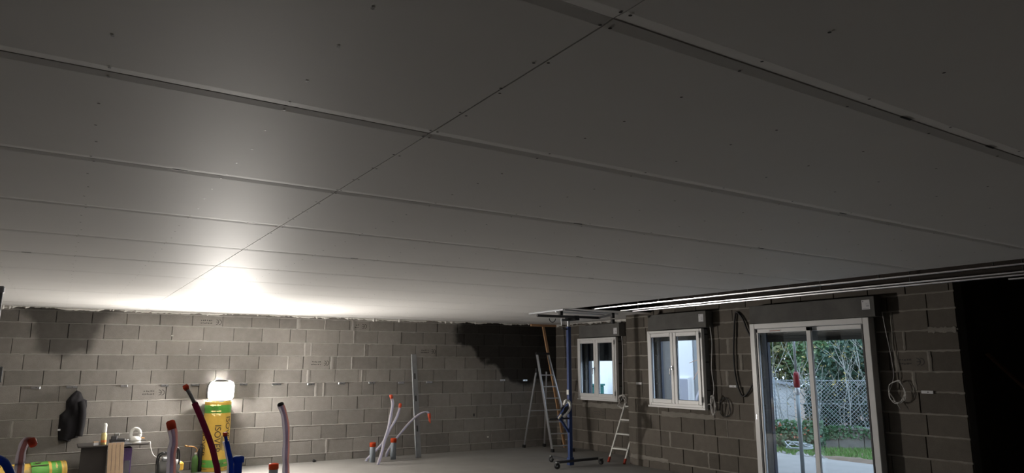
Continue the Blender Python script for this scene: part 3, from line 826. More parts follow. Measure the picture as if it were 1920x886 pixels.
# winch: drum, brake plate, curved white guard and crank
wn = MB()
mtw = Matrix.Translation((LX - .12, LYY - .02, 1.02)) @ Matrix.Rotation(PI / 2, 4, 'X')
wn.lathe([(.02, -.05), (.07, -.05), (.07, -.042), (.035, -.04), (.035, .04), (.07, .042), (.07, .05), (.02, .05)], 18, mtw)
wno = wn.build('winch_drum', 'black', lf)
gd = spline([(LX - .19, LYY - .08, 1.12), (LX - .16, LYY - .08, 1.19), (LX - .10, LYY - .08, 1.20), (LX - .055, LYY - .08, 1.14), (LX - .06, LYY - .08, 1.05), (LX - .13, LYY - .08, .97), (LX - .20, LYY - .08, .91)], 5)
g = MB()
for a, b in zip(gd[:-1], gd[1:]): g.bar(a, b + (b - a) * .2, .03, .05, up=(0, 1, 0))
g.build('winch_guard', 'white', lf)
MB().bar((LX - .26, LYY - .09, .95), (LX - .33, LYY - .09, .88), .032, .032, ch=.006).build('crank_grip', 'cream', lf)
MB().bar((LX - .16, LYY - .07, 1.03), (LX - .27, LYY - .09, .94), .015, .02).build('crank_arm', 'black', lf)
MB().bar((LX - .03, LYY, .62), (LX - .24, LYY - .02, .87), .035, .035).build('winch_brace', 'blue', lf)
MB().bar((LX - .03, LYY - .03, 1.12), (LX - .28, LYY - .03, .86), .05, .08).build('winch_plate', 'blue', lf)
MB().bar((LX - .02, LYY, .87), (LX - .50, LYY - .03, .87), .02, .025).build('winch_lever', 'black', lf)
# cradle
cz = 2.735
MB().bar((7.32, 10.62, cz), (8.74, 10.56, cz + .005), .05, .045, ch=.004).build('cross_bar', 'darkframe', lf)
MB().cbox(LX - .06, LX + .05, 10.55, LYY + .04, cz - .06, cz + .03, .01).build('tilt_head', 'black', lf)
MB().bar((LX - .30, 10.66, cz - .06), (LX - .03, 10.80, cz - .035), .03, .05).bar((LX - .30, 10.66, cz - .03), (LX - .3, 10.66, cz - .17), .012, .012).build('tilt_handle', 'alu', lf)
MB().bar((7.40, 10.98, 2.79), (7.32, 9.80, 2.788), .045, .03, ch=.003).build('cradle_arm', 'alu', lf)
MB().bar((7.32, 9.80, 2.786), (8.78, 10.08, 2.786), .04, .026, ch=.003).build('cradle_arm', 'alu', lf)
MB().bar((7.36, 10.10, 2.772), (8.60, 10.26, 2.770), .035, .022, ch=.003).build('cradle_arm', 'alu', lf)
MB().bar((8.70, 10.52, cz + .005), (8.66, 10.08, 2.775), .04, .03).build('cradle_arm', 'darkframe', lf)
for x, y in ((7.34, 9.92), (8.62, 10.04)):
    MB().cbox(x - .03, x + .03, y - .03, y + .03, 2.70, 2.80, .005).build('clamp', 'black', lf)
lp = [(7.62 + .07 * math.cos(a), 10.56, 2.69 + .07 * math.sin(a)) for a in [PI + k * PI / 10 for k in range(11)]]
MB().tube(lp, .007, 6).build('hook_loop', 'black', lf)
MB().cbox(8.58, 8.64, 10.0, 10.06, 2.60, 2.68, .006).build('clamp_knob', 'black', lf)
MB().tube([(LX - .05, LYY - .01, 2.52), (LX - .18, LYY - .03, 2.53)], .016, 8).build('stop_pin', 'darkframe', lf)

# ------------------------------------------------------------------ ladders
ld = thing('step_ladder', 'tall aluminium step ladder spread open in the dark corner', 'ladder')
FL, FR = Vector((9.22, 12.82, 0)), Vector((9.66, 12.68, 0))
TL, TR = Vector((9.02, 13.10, 2.08)), Vector((9.31, 13.08, 2.08))
BL, BR = Vector((9.17, 13.86, 0)), Vector((9.68, 13.78, 0))
for a, b in ((FL, TL), (FR, TR)):
    MB().bar(a + (b - a) * .025, b, .028, .062, up=(0, 1, 0), ch=.004).build('stile', 'alu', ld)
for k in range(7):
    z = .13 + .25 * k; t = z / 2.08
    a, b = FL.lerp(TL, t), FR.lerp(TR, t)
    MB().bar(a, b, .075, .024, ch=.003).build('tread', 'alu', ld)
for a, t in ((BL, TL), (BR, TR)):
    top = t + Vector((0, .04, -.38)) if t is TL else t + Vector((-.02, .05, -.38))
    MB().bar(a + Vector((0, 0, .03)), top, .024, .04, up=(0, 1, 0), ch=.003).build('rear_leg', 'alu', ld)
MB().bar(BL.lerp(TL, .4) + Vector((0, .02, 0)), BR.lerp(TR, .4) + Vector((0, .02, 0)), .012, .02).build('rear_brace', 'alu', ld)
MB().bar(TL + Vector((-.03, 0, .02)), TR + Vector((.03, 0, .02)), .09, .05, ch=.008).build('top_cap', 'black', ld)
MB().bar(TL + Vector((0, .02, -.40)), TL + Vector((0, .02, -.30)), .035, .07, up=(0, 1, 0)).build('hinge', 'black', ld)
for p in (FL, FR, BL, BR): MB().cbox(p.x - .028, p.x + .028, p.y - .04, p.y + .04, 0, .07, .008).build('rubber_foot', 'rubber', ld)

ld2 = thing('small_ladder', 'short white ladder with red feet leaning in the wall recess', 'ladder')
A0, B0 = Vector((9.20, 10.95, 0)), Vector((9.255, 10.555, 0)); D = Vector((.86, .42, 1.10))
for p in (A0, B0):
    MB().bar(p + D * .05, p + D, .025, .04, up=(0, 1, 0), ch=.004).build('stile', 'white', ld2)
    q = p + D * .03
    MB().bar(p + Vector((0, 0, .004)), p + D * .08, .034, .05, up=(0, 1, 0), ch=.006).build('foot_cap', 'redfoot', ld2)
for t in (.22, .455, .69, .92): MB().bar(A0 + D * t, B0 + D * t, .06, .028, ch=.004).build('rung', 'white', ld2)

tp = thing('timber_prop', 'wooden T-shaped prop leaning in the corner up to the ceiling', 'prop')
MB().bar((9.97, 13.38, .0), (9.575, 13.64, 2.735), .055, .04, up=(0, 1, 0)).build('post', 'wood', tp)
MB().bar((9.24, 13.66, 2.762), (9.93, 13.63, 2.762), .06, .05).build('head_piece', 'wood', tp)

se = thing('metal_straightedge', 'long grey metal straightedge with slots leaning against block wall', 'straightedge')
b0, b1 = Vector((6.385, 13.55, 0)), Vector((6.44, 14.02, 2.07))
dirn = (b1 - b0).normalized(); side = Vector((1, 0, 0)); side = (side - dirn * side.dot(dirn)).normalized(); nrm = dirn.cross(side) * -1
if nrm.y > 0: nrm = -nrm
mts = Matrix((side, -nrm, dirn)).transposed().to_4x4(); mts.translation = b0
Lse = (b1 - b0).length
MB().cbox(-.06, .066, -.012, .012, .0, Lse, .002, mts).build('bar', 'dullmetal', se)
MB().cbox(-.058, -.046, -.02, .014, .0, Lse, .002, mts).build('edge_rib', 'alu', se)
for t in (.27 * Lse, .56 * Lse, .78 * Lse):
    MB().cbox(-.012, .018, -.016, -.011, t - .06, t + .06, .003, mts).build('slot', 'rubber', se)

st_ = thing('metal_post', 'slim grey metal post standing upright at the left picture edge', 'post', (-.335, 4.94, 0))
MB().cbox(-.04, .04, -.03, .03, 0, 2.262, .004).build('profile', 'dullmetal', st_)
MB().cbox(-.045, .045, -.035, .035, 2.24, 2.28, .006).build('end_cap', 'alu', st_)
MB().cbox(.03, .085, -.02, .01, 1.74, 1.83, .006).build('clip', 'paper', st_)

# ------------------------------------------------------------------ pipe stubs and conduit bundles coming out of the slab
def stub(label, x, y, h, r, cap):
    t = thing('pipe_stub', label, 'pipe', (x, y, 0), group=None)
    MB().lathe([(r * .9, 0), (r, .002), (r, h - .01), (r * .9, h)], 20).build('pipe', 'greypvc', t)
    if cap: MB().lathe([(r * .9, h - .075), (r * 1.1, h - .07), (r * 1.1, h - .005), (r * 1.02, h + .006), (r * .5, h + .01)], 20).build('cap', 'orange', t)
    return t
stub('grey pipe stub with orange cap, left of the pair by the straightedge', 5.34, 13.40, .36, .055, True)
stub('grey pipe stub with orange cap, nearest the leaning straightedge', 5.84, 13.56, .40, .055, True)
stub('grey pipe stub with orange cap beside the tall single conduit', 2.77, 10.69, .45, .062, True)
t = thing('pipe_stub', 'dark capped pipe stub beside the blue tube', 'pipe', (1.46, 6.85, 0))
MB().lathe([(.035, 0), (.036, .98), (.05, .985), (.05, 1.03), (.03, 1.04)], 16).build('pipe', 'tubeblue', t)

def bundle(label, pts, tubes, cap, capmat='redcap', cap_r=.028, cap_len=.05, tail=False):
    """a bundle of thin flexible tubes swept along a common path"""
    t = thing('conduit', label, 'conduit')
    path = spline(pts, 8); m_ = len(path)
    for (dx, dy, r, mt) in tubes:
        MB().tube([p + Vector((dx * (1 + .15 * math.sin(i * .5)), dy, 0)) for i, p in enumerate(path)], r, 8).build('tube', mt, t)
    if cap:
        d = (path[-1] - path[-3]).normalized(); e = path[-1]
        MB().tube([e - d * cap_len, e - d * cap_len * .5, e + d * .01, e + d * .02], cap_r, 10, rs=[cap_r * .95, cap_r * 1.05, cap_r, cap_r * .6]).build('end_cap', capmat, t)
        if tail: MB().tube([e, e + d * .06 + Vector((-.01, 0, 0)), e + d * .12], .014, 6, rs=[.02, .022, .008]).build('tape_end', capmat, t)
    return t
three = [(-.016, 0, .013, 'tube_white'), (.004, -.012, .012, 'tube_bluep'), (.018, 0, .013, 'tube_white')]
trio = [(-.018, 0, .015, 'tube_white'), (.0, -.008, .014, 'tube_bluep'), (.016, .0, .015, 'tube_red')]
bundle('tallest pale conduit with red end rising left of the straightedge', [(5.30, 13.02, 0), (5.34, 12.97, .18), (5.39, 12.94, .44), (5.45, 12.90, .71), (5.49, 12.88, .99), (5.50, 12.87, 1.13), (5.47, 12.89, 1.27)], three, True, 'redcap', .03, .06)
bundle('pale conduit with red end passing behind the tallest one', [(5.29, 13.58, 0), (5.31, 13.60, .04), (5.44, 13.56, .17), (5.59, 13.48, .36), (5.69, 13.40, .60), (5.78, 13.34, .79), (5.83, 13.30, .98), (5.84, 13.28, 1.08)], three, True, 'redcap', .03, .06)
bundle('pale conduit arching over with red taped end hanging down', [(5.88, 14.02, 0), (5.91, 14.0, .12), (6.00, 13.96, .27), (6.14, 13.88, .48), (6.29, 13.76, .70), (6.40, 13.62, .84), (6.50, 13.53, .90), (6.57, 13.50, .88), (6.59, 13.49, .79)], three, True, 'redcap', .032, .08, True)
bundle('tall striped white and red conduit with black end', [(1.90, 6.98, 0), (1.92, 6.96, .4), (1.92, 6.96, .84), (1.91, 6.96, .97), (1.91, 6.97, 1.11), (1.90, 6.97, 1.26), (1.88, 6.99, 1.38), (1.845, 7.0, 1.47)], trio, True, 'rubber', .03, .012)
bundle('striped conduit with red cap in front of the yellow machine', [(.82, 6.14, 0), (.83, 6.12, .5), (.82, 6.12, 1.03), (.812, 6.12, 1.17), (.82, 6.12, 1.25), (.81, 6.13, 1.33), (.79, 6.14, 1.40)], trio, True, 'redcap', .032, .05)
bundle('white conduit with bent red tip above the lying roll', [(-.12, 6.3, 0), (-.145, 6.28, .5), (-.15, 6.26, 1.09), (-.15, 6.26, 1.15), (-.15, 6.26, 1.22), (-.14, 6.26, 1.28), (-.125, 6.25, 1.315), (-.10, 6.24, 1.315), (-.085, 6.23, 1.285)], [(-.012, 0, .016, 'tube_white'), (.004, -.01, .015, 'tube_red'), (.016, 0, .014, 'tube_white')], True, 'redcap', .026, .04)
bundle('dark blue tube curving out of the left picture edge', [(-.46, 6.2, .6), (-.42, 6.18, 1.0), (-.35, 6.15, 1.17), (-.29, 6.11, 1.21), (-.24, 6.09, 1.19), (-.21, 6.07, 1.15), (-.18, 6.05, 1.08), (-.15, 6.03, .9), (-.13, 6.02, .5), (-.12, 6.02, .0)], [(0, 0, .026, 'tubeblue')], False)
pt = bundle('thick purple tube leaning across in front of the lamp', [(1.30, 6.29, 0), (1.27, 6.31, .55), (1.20, 6.35, .97), (1.18, 6.37, 1.06), (1.15, 6.39, 1.17), (1.10, 6.41, 1.30), (1.05, 6.44, 1.42), (1.0, 6.47, 1.53)], [(0, 0, .024, 'purple')], False)
MB().tube(spline([(1.0, 6.47, 1.53), (.965, 6.50, 1.60), (.93, 6.52, 1.66)], 4), .015, 8).build('inner_tube', 'dullmetal', pt)
MB().tube([(.943, 6.515, 1.635), (.93, 6.52, 1.66), (.922, 6.525, 1.675)], .024, 8, rs=[.018, .025, .018]).build('end_cap', 'redcap', pt)
bt = bundle('bright blue tube with red tip in front of the upright roll', [(1.42, 6.80, 0), (1.41, 6.81, .5), (1.40, 6.82, .90), (1.39, 6.82, 1.0), (1.37, 6.84, 1.09), (1.35, 6.85, 1.17)], [(0, 0, .020, 'tubeblue'), (-.02, .012, .012, 'tube_white')], False)
MB().tube([(1.35, 6.85, 1.16), (1.335, 6.86, 1.235)], .014, 8).build('inner_tube', 'tubeblue', bt)
MB().tube([(1.337, 6.858, 1.215), (1.332, 6.86, 1.25)], .02, 8).build('end_cap', 'redcap', bt)

# ------------------------------------------------------------------ wall brackets
def bracket(parent, x, z, w=.14, m_='galv'):
    b = MB().cbox(x - w / 2, x + w / 2, -.024, -.006, z - .019, z + .019, .003)
    o = b.build('wall_bracket', m_, parent)
    MB().lathe([(.002, -.027), (.007, -.0265), (.007, -.024)], 8, Matrix.Translation((x + .01, 0, z)) @ Matrix.Rotation(-PI / 2, 4, 'X') @ Matrix.Translation((0, 0, 0))).build('bracket_hole', 'black', o)
for x, z, w in ((-.25, 1.475, .13), (.26, 1.48, .16), (1.04, 1.49, .11), (1.68, 1.485, .12), (2.18, 1.49, .14), (3.02, 1.49, .14), (3.63, 1.485, .17), (4.29, 1.475, .14), (4.91, 1.485, .13), (5.55, 1.49, .14), (6.19, 1.48, .14), (6.84, 1.485, .14), (8.67, 1.51, .13), (9.28, 1.50, .12)):
    bracket(wall_back, x, z, w)
for y, m_ in ((10.18, 'paper'), (7.95, 'paper'), (4.86, 'paper')): bracket(wall_right, ry(y), 1.505, .15, m_)

# ------------------------------------------------------------------ jacket on the wall
def jacket():
    t = thing('jacket', 'black hooded jacket hanging from a bracket on the block wall', 'jacket')
    out_ = [(.34, 1.43), (.40, 1.40), (.44, 1.30), (.46, 1.26), (.50, 1.27), (.51, 1.16), (.50, 1.04), (.51, .87), (.47, .75), (.42, .64), (.36, .67), (.32, .59), (.15, .62), (.13, .79), (.13, 1.03), (.21, 1.11), (.20, 1.25), (.27, 1.35)]
    def span(z):
        xs = []
        for (a, b), (c, d) in zip(out_, out_[1:] + out_[:1]):
            if (b - z) * (d - z) < 0: xs.append(a + (c - a) * (z - b) / (d - b))
        return (min(xs), max(xs)) if xs else None
    R_, K = 44, 20; vs = []; ok = []
    for i in range(R_ + 1):
        z = 1.428 + (.594 - 1.428) * i / R_
        s_ = span(z) or (.335, .345)
        for k in range(K + 1):
            q = k / K; x = s_[0] + (s_[1] - s_[0]) * q
            env = (math.sin(PI * q)) ** .55 * min(1, i / 4 + .25)
            fold = .018 * math.sin(22 * x + 5 * z + 2 * math.sin(6 * z)) + .012 * math.sin(40 * x - 11 * z)
            vs.append((x, wy(x) - .012 - env * (.085 + fold), z + .006 * math.sin(30 * x)))
    n1 = len(vs)
    for i in range(R_ + 1):
        for k in range(K + 1):
            x, y, z = vs[i * (K + 1) + k]; vs.append((x, wy(x) - .008, z))
    fs = []
    for i in range(R_):
        for k in range(K):
            a = i * (K + 1) + k; fs.append((a, a + 1, a + K + 2, a + K + 1)); fs.append((n1 + a, n1 + a + K + 1, n1 + a + K + 2, n1 + a + 1))
    for i in range(R_):
        for k in (0, K):
            a = i * (K + 1) + k; fs.append((a, a + K + 1, n1 + a + K + 1, n1 + a))
    for i in (0, R_):
        for k in range(K):
            a = i * (K + 1) + k; fs.append((a, a + 1, n1 + a + 1, n1 + a))
    MB().add(vs, fs, True).build('jacket_body', 'cloth', t)
    sl = MB().tube(spline([(.42, 14.17, 1.24), (.455, 14.13, 1.1), (.46, 14.12, .9), (.44, 14.13, .68)], 6), .05, 10, rs=None)
    sl.build('sleeve', 'cloth', t)
    MB().cbox(.125, .165, 14.16, 14.168, .775, .805, .002).build('tag_label', 'paper', t)
    MB().tube([(.335, 14.2, 1.40), (.335, 14.215, 1.46), (.345, 14.225, 1.49)], .004, 6).build('hanging_loop', 'cloth', t)
jacket()

# ------------------------------------------------------------------ makeshift table and what is on it
tb = thing('makeshift_table', 'thin dark board set up as a low table by the block wall', 'table')
TZ = .565
MB().cbox(.42, 1.44, 13.52, 14.10, TZ - .022, TZ, .004).build('table_top', 'tabletop', tb)
for x in (.55,): MB().cbox(x - .025, x + .025, 14.0, 14.05, 0, TZ - .022, .003).build('leg', 'tabletop', tb)
MB().cbox(.47, .84, 13.60, 13.625, 0, TZ - .022, .003).build('shade_panel', 'tabletop', tb)  # dark sheet standing in for the table's shadow on the wall behind
pn = thing('plank_panel', 'pale panel of narrow planks leaning against the table front', 'panel')
for k in range(4):
    x = .835 + k * .058
    MB().bar((x + .03 + .02, 13.43, .0), (x + .03, 13.50, .60), .054, .02, up=(0, 1, 0), ch=.003).build('plank', 'palewood', pn)
MB().cbox(.86, 1.06, 13.515, 13.53, .1, .16, .003).build('cross_batten', 'palewood', pn)
bx_ = thing('carton', 'dark purple printed carton standing under the table', 'box')
MB().cbox(.90, 1.20, 13.58, 13.86, 0, .50, .004).build('carton_body', 'purplebox', bx_)
MB().box(1.10, 1.18, 13.576, 13.58, .08, .3).build('carton_label', 'tube_bluep', bx_)
cn = thing('spray_can', 'spray can with white cap and yellow label on the table', 'can', (.775, 13.62, TZ))
MB().lathe([(.033, 0), (.041, .004), (.041, .17), (.036, .185), (.02, .195)], 20).build('can_body', 'label_yel', cn)
MB().lathe([(.0415, .04), (.0422, .042), (.0422, .075), (.0415, .077)], 20).build('label_band', 'label_org', cn)
MB().lathe([(.03, .195), (.032, .2), (.032, .31), (.027, .335), (.012, .345)], 20).build('cap', 'white', cn)
sb = thing('small_box', 'small white carton at the left end of the table', 'box', (.665, 13.60, TZ), .2)
MB().cbox(-.035, .035, -.03, .03, 0, .045, .002).build('box_body', 'paper', sb)
MB().cbox(-.036, .036, -.031, .031, .045, .062, .002).build('box_lid', 'palewood', sb)
tl = thing('power_drill', 'dark cordless drill lying on a tray on the table', 'drill', (.97, 13.66, TZ + .02))
MB().tube(spline([(-.11, 0, .03), (-.03, 0, .04), (.05, 0, .04), (.12, 0, .035)], 4), .03, 10, rs=None).build('drill_body', 'black', tl)
MB().cbox(-.09, .0, -.04, .04, .05, .115, .012).build('battery', 'darkframe', tl)
MB().cbox(-.05, .03, -.035, .035, .11, .155, .01).build('cloth_wrap', 'panel', tl)
MB().tube([(.12, 0, .035), (.17, 0, .033)], .012, 8).build('chuck', 'dullmetal', tl)
tr_ = thing('tray', 'thin grey tray under the drill', 'tray', (.98, 13.60, TZ))
MB().cbox(-.16, .2, -.10, .12, 0, .012, .003).build('tray_floor', 'alu', tr_)
MB().box(-.16, .2, -.104, -.098, 0, .022).build('tray_rim', 'alu', tr_); MB().box(-.16, .2, .118, .124, 0, .022).build('tray_rim', 'alu', tr_)
kt = thing('electric_kettle', 'white plastic kettle with big loop handle on the table', 'kettle', (1.245, 13.70, TZ))
MB().lathe([(.05, 0), (.085, .002), (.088, .014), (.08, .022), (.05, .026)], 24).build('kettle_base', 'white', kt)
MB().lathe([(.06, .026), (.082, .03), (.085, .06), (.07, .09), (.045, .105)], 24).build('kettle_body', 'white', kt)
lp = [(-.008 + .070 * math.cos(a), 0, .142 + .094 * math.sin(a)) for a in [k * 2 * PI / 24 for k in range(25)]]
MB().tube(lp, .019, 10, rs=[.020 + .009 * math.cos((k / 24) * 2 * PI) ** 2 for k in range(25)]).build('handle', 'white', kt)
MB().tube([(.05, 0, .09), (.06, 0, .16), (.03, 0, .225)], .026, 10, rs=[.03, .026, .02]).build('spout_column', 'white', kt)
MB().tube([(.085, 0, .075), (.125, -.01, .07), (.135, -.01, .07)], .012, 8, rs=[.008, .012, .006]).build('knob', 'brass', kt)
kc = MB().tube(spline([(1.33, 13.70, TZ + .01), (1.41, 13.66, TZ + .012), (1.465, 13.64, TZ + .005), (1.48, 13.62, TZ - .10), (1.54, 13.58, TZ - .22), (1.66, 13.5, TZ - .25), (1.76, 13.42, TZ - .2), (1.78, 13.35, TZ - .3), (1.78, 13.3, .3)], 6), .006, 6).build('kettle_cable', 'cable_white')
tag(kc, 'white mains cable drooping from the table to the yellow machine', 'cable')

# compressor-like machine and gas torch
cp = thing('compressor', 'small compressor with yellow end and black tubular frame', 'compressor', (1.76, 13.2, 0))
mtc = Matrix.Translation((-.02, 0, .20)) @ Matrix.Rotation(PI / 2, 4, 'Y')
MB().lathe([(.02, -.2), (.08, -.19), (.11, -.15), (.115, 0), (.11, .12), (.08, .16)], 20, mtc).build('tank', 'panel', cp)
MB().cbox(.06, .18, -.09, .09, .14, .27, .02).build('motor_cover', 'yellow', cp)
MB().cbox(-.15, .05, -.07, .07, .29, .36, .02).build('motor', 'dullmetal', cp)
for y in (-.1, .1):
    MB().tube(spline([(-.2, y, .05), (-.21, y, .3), (-.18, y, .40), (-.1, y, .425), (-.02, y, .42), (.0, y, .5), (.07, y, .50), (.10, y, .4), (.10, y, .25)], 4), .013, 8).build('frame_tube', 'black', cp)
MB().tube([(-.12, -.1, .42), (-.12, .1, .42)], .013, 8).build('frame_tube', 'black', cp)
for x in (-.14, .12):
    for y in (-.1, .1): MB().lathe([(.02, 0), (.03, .004), (.03, .08), (.02, .1)], 10, Matrix.Translation((x, y, 0))).build('foot', 'rubber', cp)
gb = thing('gas_bottle', 'small green gas bottle with torch valve beside the upright roll', 'gas bottle', (2.22, 13.83, 0))
MB().lathe([(.045, 0), (.055, .006), (.055, .22), (.045, .26), (.02, .285), (.018, .30)], 18).build('bottle', 'greenbottle', gb)
MB().lathe([(.014, .30), (.02, .302), (.02, .33), (.012, .335)], 10).build('valve', 'white', gb)
MB().tube(spline([(0, 0, .33), (.02, -.01, .38), (-.03, -.02, .43), (-.14, -.03, .45)], 5), .010, 8, rs=None).build('torch_pipe', 'brass', gb)
MB().tube([(-.14, -.03, .45), (-.19, -.035, .462)], .016, 8).build('torch_nozzle', 'brass', gb)
bk = thing('dark_canister', 'narrow black canister between gas bottle and upright roll', 'canister', (2.315, 13.90, 0))
MB().lathe([(.035, 0), (.045, .005), (.045, .34), (.035, .38), (.018, .40), (.018, .46), (.01, .465)], 16).build('canister_body', 'rubber', bk)
MB().cbox(-.02, .02, -.02, .02, .42, .45, .004).build('canister_cap', 'darkframe', bk)

# ------------------------------------------------------------------ cables
def loops(x, y, z, ry_, rz_, n, seed, x_j=.02):
    rr = random.Random(seed); pts = []
    for k in range(n * 10 + 1):
        a = 2 * PI * k / 10; e = 1 + rr.uniform(-.12, .12)
        pts.append((x + rr.uniform(-x_j, x_j), y + ry_ * e * math.cos(a) + .01 * math.sin(k * .37), z + rz_ * e * math.sin(a) * (1 - .03 * (k // 10))))
    return pts
def cable(name, label, pts, r, m_, n=3):
    return tag(MB().tube(spline(pts, n), r, 6).build(name, m_), label, 'cable')
cable('cable_coil', 'tangle of pale cable at lower right of the far window', [(10.06, 11.46, 2.6), (10.08, 11.44, 2.2), (10.07, 11.45, 1.7), (10.04, 11.43, 1.25)] + loops(10.0, 11.40, 1.10, .12, .14, 4, 1, .05), .0065, 'cable_white')
cable('cable_coil', 'bundle of white cable hanging at lower right of window by the door', [(9.27, 8.30, 2.5), (9.28, 8.28, 2.2), (9.27, 8.31, 1.8), (9.27, 8.28, 1.45)] + loops(9.24, 8.29, 1.19, .045, .15, 3, 2, .02) + [(9.25, 8.40, 1.2), (9.25, 8.44, 1.15)], .0065, 'cable_white')
cable('cable_coil', 'dark cable loops hanging below the white bundle on the block wall', loops(9.34, 8.13, 1.16, .11, .15, 2, 4, .012), .005, 'black')
cable('cable_coil', 'coiled grey cable on the dark wall right of the sliding door', [(9.30, 5.32, 2.55), (9.31, 5.30, 2.3), (9.32, 5.27, 2.0), (9.31, 5.25, 1.7)] + loops(9.30, 5.22, 1.50, .105, .15, 4, 6, .02) + [(9.31, 5.2, 1.28)], .0042, 'cable_white')
cable('black_conduit', 'black flexible conduit looping down the wall left of the door', [(9.335, 7.50, 2.25), (9.34, 7.60, 2.43), (9.34, 7.66, 2.58), (9.345, 7.78, 2.70), (9.34, 7.82, 2.6), (9.335, 7.85, 2.37), (9.33, 7.88, 2.00), (9.335, 7.87, 1.67), (9.335, 7.81, 1.44), (9.34, 7.74, 1.35), (9.34, 7.63, 1.43), (9.335, 7.53, 1.56)], .014, 'black', 6)

# bits on the floor and wall
def pebble(name, label, cat, x, y, z, s, m_, seed):
    rr = random.Random(seed); o = MB(); vs = []; n = 8; rows_ = 5
    for i in range(rows_):
        ph = PI * (i + .5) / rows_
        for k in range(n):
            a = 2 * PI * k / n; e = s * (1 + rr.uniform(-.3, .3))
            vs.append((x + e * 1.3 * math.sin(ph) * math.cos(a), y + e * math.sin(ph) * math.sin(a), z + e * .7 * (1 - math.cos(ph))))
    fs = [(i * n + k, i * n + (k + 1) % n, (i + 1) * n + (k + 1) % n, (i + 1) * n + k) for i in range(rows_ - 1) for k in range(n)] + [tuple(range(n)), tuple((rows_ - 1) * n + k for k in range(n))[::-1]]
    return tag(o.add(vs, fs, False).build(name, m_), label, cat)
pebble('rubber_scrap', 'small black scrap lying on the floor by the back wall', 'scrap', 4.40, 14.02, 0.0, .035, 'rubber', 1)
for x, z, s in ((8.30, .27, .014), (1.33 + .4, 2.37, .012), (2.22, 2.13, .011)):
    y = 0
    MB().cbox(x - s * 1.4, x + s * 1.4, -.012, 0, z - s, z + s, .004).build('plaster_dab', 'foam', wall_back)
MB().cbox(7.93, 7.96, -.01, 0, .73, .79, .003).build('wall_hole', 'rubber', wall_back)

# slanted timber in the unlit side room
sd = thing('leaning_board', 'dark board leaning inside the unlit opening at far right', 'board')
MB().bar((11.6, 3.3, .0), (11.2, 4.93, 2.0), .2, .03).build('plank', 'wood', sd)

# ------------------------------------------------------------------ outside
ZG = -.16
tag(MB().box(9.57, 60, -20, 60, ZG - .4, ZG - .03).build('ground', 'soil'), kind='structure', label='bare garden soil')
tag(MB().prism([(9.57, 5.2), (13.55, 5.2), (13.72, 8.2), (13.66, 9.4), (13.3, 10.3), (13.1, 12.2), (10.4, 12.2), (10.4, 10.3), (9.57, 10.3)], ZG - .12, ZG + .01).build('terrace', 'terrace'), kind='structure', label='pale concrete terrace slab')
F0, F1 = Vector((13.9, 13.25, 0)), Vector((19.0, 8.4, 0)); FD = (F1 - F0).normalized(); FN = Vector((-FD.y, FD.x, 0))
if FN.dot(Vector((0, 0, 0)) - F0) > 0: FN = -FN            # away from the house
tag(MB().prism([(13.4, 12.4), (13.75, 10.0), (13.85, 7.0), (19.0, 7.0), (19.2, 8.3), (F0.x, F0.y)], ZG - .05, ZG - .01).build('lawn', 'soil'), kind='structure', label='strip of lawn soil before the garden wall')
rr = random.Random(21); gm = MB()
def in_lawn(x, y):
    d = (Vector((x, y, 0)) - F0); return d.dot(FN) < -.12 and x > 13.75 + .12 * math.sin(y * 5)
k = 0
while k < 9000:
    x, y = rr.uniform(13.6, 19), rr.uniform(7.6, 13.2)
    if not in_lawn(x, y): continue
    k += 1
    h = rr.uniform(.04, .10); a = rr.uniform(0, 2 * PI); w = .012; lx, ly = rr.uniform(-.03, .03), rr.uniform(-.03, .03)
    z0 = ZG - .012
    gm.add([(x - w * math.cos(a), y - w * math.sin(a), z0), (x + w * math.cos(a), y + w * math.sin(a), z0), (x + lx, y + ly, z0 + h)], [(0, 1, 2)])
tag(gm.build('grass', 'grass', fix=False), 'short green grass between the terrace and the garden wall', 'grass', kind='stuff')

gw = thing('garden_wall', 'low mossy garden wall under the chain-link fence', 'wall')
L = (F1 - F0).length; n = 12
for k in range(n):
    a, b = F0 + FD * (L * k / n), F0 + FD * (L * (k + 1) / n)
    MB().bar(a + Vector((0, 0, ZG + .21)), b + Vector((0, 0, ZG + .21)) - FD * .012, .18, .46 + .0, ch=.012).build('wall_block', 'gardenwall', gw)
MB().bar(F0 + Vector((0, 0, ZG + .46)), F1 + Vector((0, 0, ZG + .46)), .22, .05, ch=.01).build('coping', 'gardenwall', gw)
fe = thing('chain_link_fence', 'pale chain-link fence standing on the low garden wall', 'fence')
z0, z1 = .31, 1.49; cm = MB(); pitch = .07
def wire(p, q, r=.0035): cm.tube([p, q], r, 4, cap=False)
H = z1 - z0
k = -int(H / (pitch * 1.4)) - 1
s0 = -H
while s0 < L:
    for sg in (1, -1):
        a, b = (s0, s0 + H) if sg > 0 else (s0 + H, s0)
        za, zb = z0, z1
        # clip to the run of the fence
        pa, pb = Vector((a, za)), Vector((b, zb))
        def cl(p, q_):
            if p.x < 0: t_ = (0 - p.x) / (q_.x - p.x); return p + (q_ - p) * t_
            if p.x > L: t_ = (L - p.x) / (q_.x - p.x); return p + (q_ - p) * t_
            return p
        if max(a, b) > 0 and min(a, b) < L:
            pa, pb = cl(pa, pb), cl(pb, pa)
            off = FN * (.004 * sg)
            wire(F0 + FD * pa.x + off + Vector((0, 0, pa.y)), F0 + FD * pb.x + off + Vector((0, 0, pb.y)))
    s0 += pitch * 1.35
cm.build('wire_mesh', 'wire', fe)
for zz in (z0 + .03, z1 - .02, (z0 + z1) / 2): MB().tube([F0 + Vector((0, 0, zz)), F1 + Vector((0, 0, zz))], .005, 6).build('line_wire', 'wire', fe)
